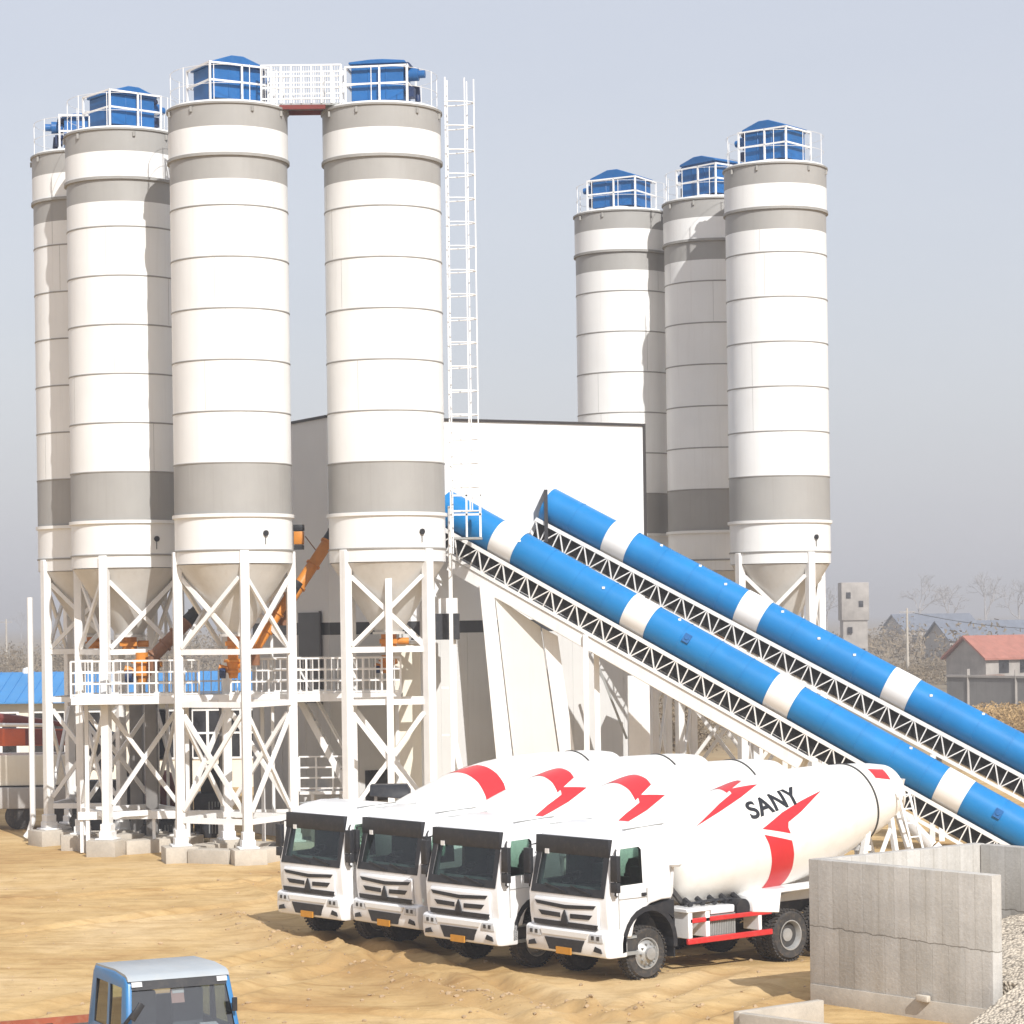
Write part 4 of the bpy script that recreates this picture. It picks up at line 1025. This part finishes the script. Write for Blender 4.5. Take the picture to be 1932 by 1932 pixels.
    m = MB().lathe([(.20, 2.75), (.26, 2.95), (.44, 3.38), (.47, 3.5), (.44, 3.5), (.24, 2.98)], 24, None, (8.0, 0, 0), None, False, False); m.build('charge_hopper', M['truck_white'], root, 40)
    ch = MB(); pts = [(8.1, 0, 3.0), (8.45, -.25, 2.5), (8.75, -.7, 1.95), (8.9, -1.1, 1.5)]
    for i in range(3):
        p, q = Vector(pts[i]), Vector(pts[i + 1]); d = (q - p).normalized(); sd = d.cross(Vector((0, 0, 1))).normalized(); up = sd.cross(d); vs = []
        for pt in (p, q):
            for j in range(9): a = math.pi * (1 + j / 8); vs.append(pt + sd * .26 * math.cos(a) + up * (.26 * math.sin(a) + .13))
        ch.add(vs, [(j, j + 1, 10 + j, 9 + j) for j in range(8)])
    ch.build('discharge_chute', M['truck_white'], root, 40)
    m = MB()
    for x in (7.85, 8.2): m.bar((x + .1, -1.1, 1.2), (x - .35, -.85, 3.3), .045)
    for i in range(7): t = i / 6; m.bar((lerp(7.95, 7.5, t), lerp(-1.1, -.85, t), lerp(1.3, 3.2, t)), (lerp(8.3, 7.85, t), lerp(-1.1, -.85, t), lerp(1.3, 3.2, t)), .03)
    m.build('rear_ladder', M['truck_white'], root)
    m = MB().bx(8.55, 8.62, -1.2, 1.2, .62, .75); m.build('rear_bar', M['red_paint'], root)
    for o in bpy.data.objects:
        if o.name not in rear0: o.location.x += 1.62
    return root
proto = make_truck()
tr_def = [
    (1146.3, 1808, 51.0, 'frontmost mixer truck, rightmost of four, lettered drum fully in view', 0, 0.0),
    (939.4, 1781.8, 53.2, 'third white mixer truck from the left, its red stripe curling over the drum top', 118, 0),
    (793.4, 1753, 56.2, 'second white mixer truck from the left, amber plate, door hidden by the next cab', 118, 0),
    (644, 1719.7, 58.1, 'leftmost white mixer truck of the row, farthest from the viewer, near the silo legs', 88, 0)]
def set_drum(root, spin):
    for c in kids(root):
        if c.name.split('.')[0] == 'drum':
            c.rotation_mode = 'QUATERNION'; c.rotation_quaternion = (Matrix.Rotation(R_(80), 3, 'Y') @ Matrix.Rotation(R_(-spin), 3, 'Z')).to_quaternion()
trucks = []
YAW = R_(39.5); ex = Vector((math.cos(YAW), math.sin(YAW), 0)); ey = Vector((-math.sin(YAW), math.cos(YAW), 0))
for i, (px, py, d, lab, spin, _) in enumerate(tr_def):
    t = proto if i == 0 else copy_tree(proto)
    p = at(px, py, d); p.z = 0
    t.location = p + ey * 1.245 + Vector((0, 0, -.01)); t.rotation_euler = (0, 0, YAW + R_((0, .8, -.7, 1.2)[i]))
    tag(t, lab, 'concrete mixer', 'white concrete mixer trucks parked in a row'); set_drum(t, spin); trucks.append(t)

# dark sunshade behind the second cab (rear awning of the leftmost truck)
aw = thing('black_awning', 'small black awning sheet standing above the roofs of the two leftmost cabs', 'awning', (0, 0, 0))
p = at(735, 1500, 63.5)
aw.location = (p.x, p.y, 0)
MB().prism([(-.5, 0, p.z - .02), (.48, 0, p.z - .12), (.52, .0, p.z + .1), (.42, .25, p.z + .24), (-.5, .25, p.z + .24)], (0, .5, 0)).build('sheet', M['plastic_black'], aw, bevel=.02)
for x in (-.4, .3): MB().bx(x, x + .07, .3, .37, 0, p.z).build('post', M['steel_white'], aw)

# ------------------------------------------------------------------ blue light truck in the foreground
bt = thing('light_truck', 'small blue light truck with a pale dusty roof, cut off by the bottom edge', 'truck', (0, 0, 0))
c0 = at(226, 1846, 37.4); BYAW = R_(26)
# local x runs across the cab (picture right), local y runs back
bt.location = (c0.x, c0.y, 0); bt.rotation_euler = (0, 0, BYAW)
W2, D2, HZ = 1.80, 1.68, c0.z
def cabprof():
    return [(-.14, 1.0), (.0, HZ - .07), (.10, HZ), (.6, HZ + .045), (D2 - .1, HZ + .02), (D2, HZ - .06), (D2 + .05, 1.0)]
pp = [(-.30, .35)] + [(-.26, 1.15)] + cabprof()[1:-1] + [(D2 + .04, 1.15), (D2 + .04, .35)]
m = MB(); n = len(pp)
def hw(z): return (0.0 if z < 1.2 else min(1, (z - 1.2) / (HZ - 1.2)) * .1)
m.add([(hw(z), y, z) for y, z in pp] + [(W2 - hw(z), y, z) for y, z in pp], [tuple(range(n)), tuple(reversed(range(n, 2 * n)))] + [(i, n + i, n + (i + 1) % n, (i + 1) % n) for i in range(n)])
solid = m.build('cabsolid', M['cab_blue'], None, 40, bevel=.05, seg=3)
cuts = []
inn = [(-.16, 1.2), (.04, HZ - .12), (.16, HZ - .06), (D2 - .1, HZ - .06), (D2 - .06, 1.0), (-.1, 1.0)]
cuts.append(MB().prism([(.12, y, z) for y, z in inn], (W2 - .24, 0, 0)).build('k1', M['dash']))
cuts.append(MB().add([(.10, -.7, 1.28), (W2 - .10, -.7, 1.28), (W2 - .17, -.7, HZ - .16), (.17, -.7, HZ - .16), (.10, .5, 1.28), (W2 - .10, .5, 1.28), (W2 - .17, .5, HZ - .16), (.17, .5, HZ - .16)], [(0, 1, 2, 3), (4, 7, 6, 5), (0, 4, 5, 1), (1, 5, 6, 2), (2, 6, 7, 3), (3, 7, 4, 0)]).build('k2', M['plastic_black']))
cuts.append(MB().prism([(-1, .10, 1.25), (-1, .76, 1.25), (-1, .76, HZ - .17), (-1, .18, HZ - .17)], (4, 0, 0)).build('k3', M['plastic_black']))
cuts.append(MB().prism([(-1, .86, 1.25), (-1, 1.50, 1.25), (-1, 1.46, HZ - .17), (-1, .86, HZ - .17)], (4, 0, 0)).build('k4', M['plastic_black']))
cuts.append(MB().bx(.3, W2 - .3, 1.2, 2.2, 1.55, HZ - .2).build('k5', M['plastic_black']))
cab2 = finish_boolean(solid, cuts, 'cab', bt)
MB().prism([(.115, -.035, HZ - .06), (.115, .02, HZ + .0), (.115, .12, HZ + .03), (.115, .62, HZ + .06), (.115, D2 - .1, HZ + .035), (.115, D2 - .02, HZ - .03), (.115, D2 - .1, HZ), (.115, .6, HZ + .02), (.115, .1, HZ - .01), (.115, .01, HZ - .06)], (W2 - .23, 0, 0)).build('roof', M['cab_roof'], cab2, 40)
def scr(x, z, o=0.0):
    t = (z - 1.15) / (HZ - .07 - 1.15); return (x, -.26 + .26 * t - o, z)
MB().add([scr(.10, 1.25, -.03), scr(W2 - .10, 1.25, -.03), scr(W2 - .17, HZ - .15, -.03), scr(.17, HZ - .15, -.03)], [(0, 1, 2, 3)]).build('windscreen', M['glass_dusty'], cab2)
MB().prism([scr(.17, HZ - .19, .012), scr(W2 - .17, HZ - .19, .012), scr(W2 - .16, HZ - .05, .012), scr(.16, HZ - .05, .012)], (0, -.015, 0)).build('header_strip', M['plastic_black'], cab2)
for x0 in (.16, W2 - .32): MB().prism([scr(x0, HZ - .14, .03), scr(x0 + .16, HZ - .14, .03), scr(x0 + .16, HZ - .07, .03), scr(x0, HZ - .07, .03)], (0, -.02, 0)).build('marker_lamp', M['lamp'], cab2)
for (y0, y1, z1) in ((.10, .74, 0), (.84, 1.52, 0)):
    MB().add([(.06, y0, 1.22), (.06, y1, 1.22), (.115, y1, HZ - .14), (.115, y0 + (.08 if y0 < .5 else 0), HZ - .14)], [(0, 1, 2, 3)]).build('side_window', M['glass_side'], cab2)
    MB().add([(W2 - .06, y0, 1.22), (W2 - .06, y1, 1.22), (W2 - .115, y1, HZ - .14), (W2 - .115, y0, HZ - .14)], [(0, 1, 2, 3)]).build('side_window', M['glass_side'], cab2)
MB().bx(.14, W2 - .14, -.12, .28, 1.0, 1.24).build('dashboard', M['dash'], cab2, bevel=.04)
for x in (.3, 1.05): MB().bx(x, x + .5, .75, .9, 1.0, 1.75).bx(x, x + .5, .35, .8, .98, 1.08).build('seat', M['dash'], cab2, bevel=.04)
MB().prism([scr(.78, HZ - .42, -.06), scr(.98, HZ - .42, -.06), scr(.98, HZ - .20, -.06), scr(.78, HZ - .20, -.06)], (0, .006, 0)).build('sticker', M['paper_pink'], cab2)
MB().prism([scr(.80, HZ - .28, -.05), scr(.98, HZ - .28, -.05), scr(.98, HZ - .20, -.05), scr(.80, HZ - .20, -.05)], (0, .006, 0)).build('sticker', M['paper'], cab2)
MB().box((1.38, .0, 1.28), (.26, .2, .02), Matrix.Rotation(R_(12), 3, 'X')).build('paper_sheet', M['paper'], cab2)
mi = MB().path([(.05, -.08, 1.35), (-.02, -.3, 1.45), (.1, -.36, 1.62)], .03, 8); mi.box((.14, -.36, 1.62), (.1, .05, .28), Matrix.Rotation(R_(35), 3, 'Y')).tube((-.03, -.25, 1.2), (-.03, -.25, 1.44), .07, 10)
mi.build('mirror', M['plastic_black'], bt, bevel=.012)
m = MB().path([(W2 - .05, -.05, 1.4), (W2 - .12, -.25, 1.6)], .02, 6); m.box((W2 - .12, -.27, 1.6), (.07, .04, .2)); m.build('mirror', M['plastic_black'], bt)
MB().bar(scr(.5, 1.26, .03), scr(1.1, 1.34, .03), .02).build('wiper', M['plastic_black'], cab2)
MB().bx(.1, W2 - .1, -.36, -.28, .3, .52).build('bumper', M['plastic_black'], bt, bevel=.03)
bedz = .44
bd2 = MB().bx(-.08, W2 + .08, D2 + .2, D2 + 5.6, bedz - .42, bedz - .36)
for x in (-.08, W2 + .03): bd2.bx(x, x + .05, D2 + .2, D2 + 5.6, bedz - .36, bedz)
bd2.bx(-.03, W2 + .03, D2 + .2, D2 + .25, bedz - .36, bedz + .1); bd2.bx(-.03, W2 + .03, D2 + 5.55, D2 + 5.6, bedz - .36, bedz)
bd2.build('cargo_bed', M['bed_red'], bt)
MB().bx(.5, 1.28, .2, D2 + 4.1, .4, .54).build('chassis', M['chassis'], bt)
for y in (.45, D2 + 2.8):
    o = wheel(bt, .12, y, .38, .38, .22); o.rotation_euler = (0, 0, -math.pi / 2)
    o = wheel(bt, W2 - .12, y, .38, .38, .22); o.rotation_euler = (0, 0, math.pi / 2)
for c in kids(bt):
    if c.name.startswith('wheel'): 
        for q in kids(c): pass

# ------------------------------------------------------------------ concrete bin, lower right
K = at(1525, 1620, 48.0); N = at(1871, 1652.6, 44.5); ZW = 2.67
K.z = N.z = 0
dirA = (N - K).normalized(); perp = Vector((-dirA.y, dirA.x, 0))      # perp points away to the right
if perp.y < 0: perp = -perp
LA = (N - K).length; TH = .26
def wall(label, p, ang, L, H, th=TH, mt='concrete', name='bin_wall'):
    r = thing(name, label, 'concrete wall', (p.x, p.y, 0), ang)
    m = MB()
    m.bx(0, L, 0, th, -.3, H)
    m.build('panel', M[mt], r, bevel=.018, seg=2)
    return r
angA = math.atan2(dirA.y, dirA.x)
wA = wall('board marked concrete bin wall nearest the viewer, its end face sunlit', K, angA, LA, ZW)
MB().bx(.03, LA - .03, -.03, 0, -.3, .32).build('plinth', M['concrete_plain'], wA, bevel=.01)
MB().bx(LA * .62, LA * .62 + .28, -.14, -.032, .3, .42).build('ledge_block', M['concrete_plain'], wA, bevel=.02)
angB = math.atan2(perp.y, perp.x)
wall('pale concrete back wall of the bin, between the trucks and the near bin wall', K + perp * TH * 1.02 + dirA * TH, angB, 4.45, ZW - .004, TH)
Mc = K + perp * 4.55
wall('far board marked concrete bin wall at the right edge', Mc + dirA * .28, angA, 6.5, ZW - .01)
# gravel heap in the bin
gv = MB(); nu, nv = 80, 70
o0 = K + perp * TH
for j in range(nv + 1):
    for i in range(nu + 1):
        u = .3 + 7.5 * i / nu; v = -2.6 + 7.0 * j / nv; p = o0 + dirA * u + perp * v
        hgt = max(.02, 1.45 - .17 * abs(v - 4.0) - .10 * max(0, 2.2 - u) ** 1.5) * min(1, max(.05, (u - .2) / 1.0)) + .10 * noise.noise(p * 1.3) + .04 * noise.noise(p * 6) + .02 * noise.noise(p * 14)
        if v < .02: hgt = -.3 if u < LA + .25 else hgt * max(0, 1 + v / 2.4) - .02
        gv.v.append((p.x, p.y, max(hgt, -.3)))
for j in range(nv):
    for i in range(nu):
        a = j * (nu + 1) + i; gv.f.append((a, a + 1, a + nu + 2, a + nu + 1)); gv.m.append(0)
tag(gv.build('gravel_heap', M['gravel'], smooth=60), 'speckled gravel heaped against the far wall inside the concrete bin', 'gravel', kind='stuff')
# low kerb in front
ka, kb, kc = gnd(1389, 1911, .4), gnd(1549, 1888, .4), gnd(1575, 1936, .4)
kr = thing('low_kerb', 'low L shaped cream concrete kerb at the bottom edge before the bin wall', 'kerb', (ka.x, ka.y, 0)); o = Vector((ka.x, ka.y, 0))
def kerb_bar(p, q, nm):
    p = Vector((p.x, p.y, .05)) - o; q = Vector((q.x, q.y, .05)) - o; MB().bar(p, q, .16, .74).build(nm, M['concrete_plain'], kr, bevel=.02)
dk_ = (kb - ka).normalized()
kerb_bar(ka, kb, 'back_run'); kerb_bar(ka + (kc - ka).normalized() * .13, ka + (kc - ka).normalized() * 4.2, 'front_run')

# ------------------------------------------------------------------ background
def house(label, px, pybase, w, dpt, h, rise, rz, wallm, roofm, door=True):
    p = gnd(px, pybase); r = thing('farm_house', label, 'house', (p.x, p.y, 0), rz)
    m = MB().prism([(0, 0, 0), (w, 0, 0), (w, 0, h), (w / 2, 0, h + rise), (0, 0, h)], (0, dpt, 0)); m.build('wall', M[wallm], r)
    m = MB().prism([(-.4, -.4, h - .1), (w / 2, -.4, h + rise + .06), (w + .4, -.4, h - .1), (w + .4, -.4, h + .1), (w / 2, -.4, h + rise + .3), (-.4, -.4, h + .1)], (0, dpt + .8, 0)); m.build('roof', M[roofm], r)
    for y in (1.6, 4.2): MB().bx(w - .02, w + .05, y, y + 1.2, 1.2, 2.6).build('window', M['glass_dark'], r)
    MB().bx(-.05, .02, 1.5, 2.6, 1.2, 2.5).build('window', M['glass_dark'], r); MB().bx(-.05, .02, 4, 5.1, 1.2, 2.5).build('window', M['glass_dark'], r)
    return r
house('grey gabled farm house with a faded red tile roof', 1786, 1292, 6.2, 16, 2.6, 2.0, R_(-62), 'brick', 'tile_red')
house('hazy blue grey roofed house to the left of the red roof', 1745, 1245, 9, 14, 3, 2.6, R_(-75), 'brick', 'slate')
house('faint slate roofed barn seen through the haze past the pole', 1665, 1222, 14, 16, 3.6, 3.0, R_(-80), 'brick', 'slate')
p = gnd(1612, 1262); tw = thing('old_tower', 'mottled grey concrete water tower fading in the haze', 'tower', (p.x, p.y, 0))
s = 4800 / p.y; wt = 52 / s; zt = CH + (HY - 1108) / s
MB().bx(-wt * .44, wt * .44, -wt * .44, wt * .44, 0, zt * .56).build('shaft', M['brick'], tw); MB().bx(-wt * .5, wt * .5, -wt * .5, wt * .5, zt * .56, zt).build('tank', M['brick'], tw, bevel=.1)
for i, (x, z) in enumerate(((.25, .2), (-.2, .45), (.2, .75), (-.25, .85))): MB().bx(wt * x - .3, wt * x + .3, -wt * .5 - .05, -wt * .43, zt * z - .4, zt * z + .4).build('opening', M['glass_dark'], tw)
def pole(label, px, ybase, ytop, wire=False):
    p = gnd(px, ybase); r = thing('utility_pole', label, 'pole', (p.x, p.y, 0), 0); h = CH + (HY + 10 - ytop) * p.y / F
    MB().tube((0, 0, 0), (0, 0, h), .16, 8, .11).build('shaft', M['concrete_plain'], r, 40); MB().bx(-.9, .9, -.06, .06, h - .5, h - .36).build('crossarm', M['bark'], r)
    return p, h
p, h = pole('pale utility pole carrying a wire towards the red roofed house', 1713, 1276, 1168)
q = at(2000, 1188, p.y); wr = MB(); pts = []
for i in range(13): t = i / 12; a = Vector((p.x, p.y, h - .35)).lerp(q, t); a.z -= 1.2 * 4 * t * (1 - t) * .4; pts.append(a)
wr.path(pts, .035, 4); tag(wr.build('power_wire', M['wire']), 'thin sagging power wire beside the pale pole', 'wire')
pole('thin dark utility pole behind the blue roof at far left', 13, 1272, 1165)
# yard wall and its posts
p = gnd(1790, 1346); q = gnd(1990, 1352); yw = thing('yard_wall', 'long dark grey yard wall below the red roofed house', 'wall', (p.x, p.y, 0))
MB().bar((0, 0, 1.3), (q.x - p.x, q.y - p.y, 1.3), .3, 2.6).build('panel', M['fence'], yw); MB().bar((0, 0, 2.68), (q.x - p.x, q.y - p.y, 2.68), .5, .16).build('coping', M['brick'], yw)
m = MB()
for i in range(2): a = Vector((0, -.2, 0)).lerp(Vector((q.x - p.x, q.y - p.y - .2, 0)), (i + .42) / 2.2); m.bx(a.x - .1, a.x + .1, a.y - .12, a.y + .04, 0, 3.2)
m.build('pier', M['brick'], yw)
p = gnd(1845, 1300); bo = thing('rusty_skip', 'rust brown skip lying in front of the grey gabled house', 'skip', (p.x, p.y, 0))
MB().prism([(-2.0, 0, .1), (2.0, 0, .1), (2.6, 0, 1.3), (-2.6, 0, 1.2)], (0, 1.8, 0)).build('body', M['brown'], bo, bevel=.1)
# vegetation
def scrub(name, label, pts, size, n, mat, seed, hmul=1.0, kind='stuff', cat='scrub'):
    rn = random.Random(seed); m = MB()
    for (x, y, r, h) in pts:
        for i in range(n):
            a = rn.uniform(0, 6.283); rr = r * math.sqrt(rn.random()); z = h * hmul * rn.random() * (1 - .6 * (rr / r) ** 2)
            c = Vector((x + rr * math.cos(a), y + rr * math.sin(a), z)); s = size * rn.uniform(.5, 1.4)
            u = Vector((rn.gauss(0, 1), rn.gauss(0, 1), rn.gauss(0, 1))).normalized(); w = u.cross(Vector((rn.gauss(0, 1), rn.gauss(0, 1), rn.gauss(0, 1)))).normalized()
            m.add([c - u * s - w * s * .35, c + u * s - w * s * .2, c + u * s * .7 + w * s * .4, c - u * s * .6 + w * s * .35], [(0, 1, 2, 3)])
    o = m.build(name, mat); return tag(o, label, cat, kind=kind)
rn = random.Random(11)
pts = [(rn.uniform(-36, 40) * 2.0, rn.uniform(340, 520), rn.uniform(4, 8), rn.uniform(3, 8)) for i in range(90)]
scrub('scrub_belt', 'hazy brown belt of winter scrub along the far horizon', pts, .30, 300, M['twig'], 2)
pts = []
for i in range(26): a = gnd(rn.uniform(1835, 1990), rn.uniform(1362, 1385)); pts.append((a.x, a.y, 1.8, 1.5))
scrub('dry_grass', 'orange dry grass on the slope beyond the farther conveyor', pts, .09, 600, M['drygrass'], 4, cat='grass')
pts = []
for i in range(26): a = gnd(rn.uniform(1640, 1790), rn.uniform(1262, 1292)); pts.append((a.x, a.y, 2.0, 1.6))
scrub('hedge', 'low brown hedge beside the pale utility pole', pts, .11, 420, M['twig'], 5, cat='hedge')
pts = []
for i in range(30): a = gnd(rn.uniform(-40, 200), rn.uniform(1272, 1290)); pts.append((a.x, a.y, 2.5, 5.0))
scrub('scrub_belt', 'straw coloured scrub rising behind the blue roof at far left', pts, .16, 330, M['twig'], 6)
pts = []
for i in range(22): a = gnd(rn.uniform(1240, 1330), rn.uniform(1395, 1420)); pts.append((a.x, a.y, 1.2, 3.2))
scrub('scrub_belt', 'tangled dry brush seen under the nearer conveyor past the building', pts, .08, 420, M['twig'], 8)
def bare_tree(label, px, ybase, h, seed):
    rn = random.Random(seed); p = gnd(px, ybase); r = thing('bare_tree', label, 'tree', (p.x, p.y, 0), 0, 'bare winter trees in the haze')
    tr = MB(); cr = MB(); tr.path([(0, 0, 0), (rn.uniform(-.1, .1), 0, h * .2), (rn.uniform(-.2, .2), 0, h * .42)], .2, 7, None, [h * .022, h * .016, h * .012]); top = Vector(tr.v[-1])
    def grow(pt, dr, ln, rad, lev):
        q = pt + dr * ln; mid = pt.lerp(q, .5) + Vector((rn.gauss(0, 1), rn.gauss(0, 1), rn.gauss(0, 1))) * ln * .06
        cr.path([pt, mid, q], rad, 4 if lev < 2 else 3, None, [rad, rad * .8, rad * .55])
        if lev < 4:
            for i in range(3 if lev < 3 else 4):
                nd = (dr + Vector((rn.gauss(0, .6), rn.gauss(0, .6), rn.gauss(.12, .4)))).normalized(); grow(pt.lerp(q, rn.uniform(.55, 1)), nd, ln * rn.uniform(.55, .8), rad * .6, lev + 1)
    for i in range(4): grow(Vector((0, 0, h * rn.uniform(.28, .42))), Vector((rn.gauss(0, .5), rn.gauss(0, .5), 1)).normalized(), h * .24, h * .009, 0)
    tr.build('trunk', M['bark'], r, 40); cr.build('crown', M['bark'], r)
for i, (px, yb, h, lab) in enumerate(((1560, 1216, 15, 'bare winter tree left of the mottled tower'), (1790, 1208, 17, 'tall faint bare tree above the slate roofs'), (1860, 1206, 19, 'tall faint bare tree above the red roof'), (1922, 1204, 18, 'faint bare tree at the right edge above the red roof'), (1735, 1204, 20, 'faint bare tree just right of the pale pole'), (40, 1206, 16, 'faint bare tree behind the blue roof near the left edge'), (105, 1204, 15, 'faint bare tree left of the leftmost silo leg'))):
    bare_tree(lab, px, yb, h, 20 + i)

# ------------------------------------------------------------------ air
hz = MB().bx(-1600, 1600, -40, 4100, -1.5, 27)
ho = hz.build('haze', bpy.data.materials.new('haze air')); hm = ho.data.materials[0]; hm.use_nodes = True; t = hm.node_tree
for n in list(t.nodes): t.nodes.remove(n)
out = t.nodes.new('ShaderNodeOutputMaterial'); pv = t.nodes.new('ShaderNodeVolumePrincipled')
pv.inputs['Color'].default_value = (.70, .695, .715, 1); pv.inputs['Density'].default_value = .00095; pv.inputs['Anisotropy'].default_value = 0.0
t.links.new(pv.outputs[0], out.inputs['Volume']); tag(ho, 'thin grey haze filling the air over the plant', 'haze', kind='stuff')

# ------------------------------------------------------------------ light, sky, camera
AZ, EL = 22.0, 38.0
w = bpy.data.worlds.new('World'); sc.world = w; w.use_nodes = True; t = w.node_tree
bg = t.nodes['Background']; sky = t.nodes.new('ShaderNodeTexSky'); sky.sky_type = 'NISHITA'; sky.sun_disc = False
sky.sun_elevation = R_(EL); sky.sun_rotation = R_(180 - AZ); sky.altitude = 0; sky.air_density = 1.2; sky.dust_density = 3.0; sky.ozone_density = 2.0
t.links.new(mix(t, sky.outputs[0], ramp(t, noise_tex(t, coords(t, (1.2, 1.2, 5), kind='Generated'), 1.6, 5, .55), [(.3, (4.3, 4.38, 4.88)), (.7, (4.68, 4.7, 5.08))]), .76), bg.inputs['Color']); bg.inputs['Strength'].default_value = .12
sl = bpy.data.lights.new('sun', 'SUN'); sl.energy = 3.8; sl.angle = R_(.5); sl.color = (1, .985, .96)
so = bpy.data.objects.new('sun', sl); COL.objects.link(so)
sd = Vector((math.sin(R_(AZ)) * math.cos(R_(EL)), -math.cos(R_(AZ)) * math.cos(R_(EL)), math.sin(R_(EL))))
so.rotation_euler = (-sd).to_track_quat('-Z', 'Y').to_euler(); so.location = (20, -10, 60)
cam = bpy.data.cameras.new('camera'); co = bpy.data.objects.new('camera', cam); COL.objects.link(co)
cam.sensor_width = 36; cam.lens = 36 * F / 1932; cam.shift_y = (HY - 966) / 1932; cam.clip_start = .5; cam.clip_end = 8000
co.location = (0, 0, CH); co.rotation_euler = (R_(90), ROLL, 0)
sc.camera = co
vs = sc.view_settings; vs.view_transform = 'Standard'; vs.look = 'None'; vs.gamma = 1; vs.exposure = .42; vs.use_curve_mapping = False
sc.render.resolution_x = sc.render.resolution_y = 1024
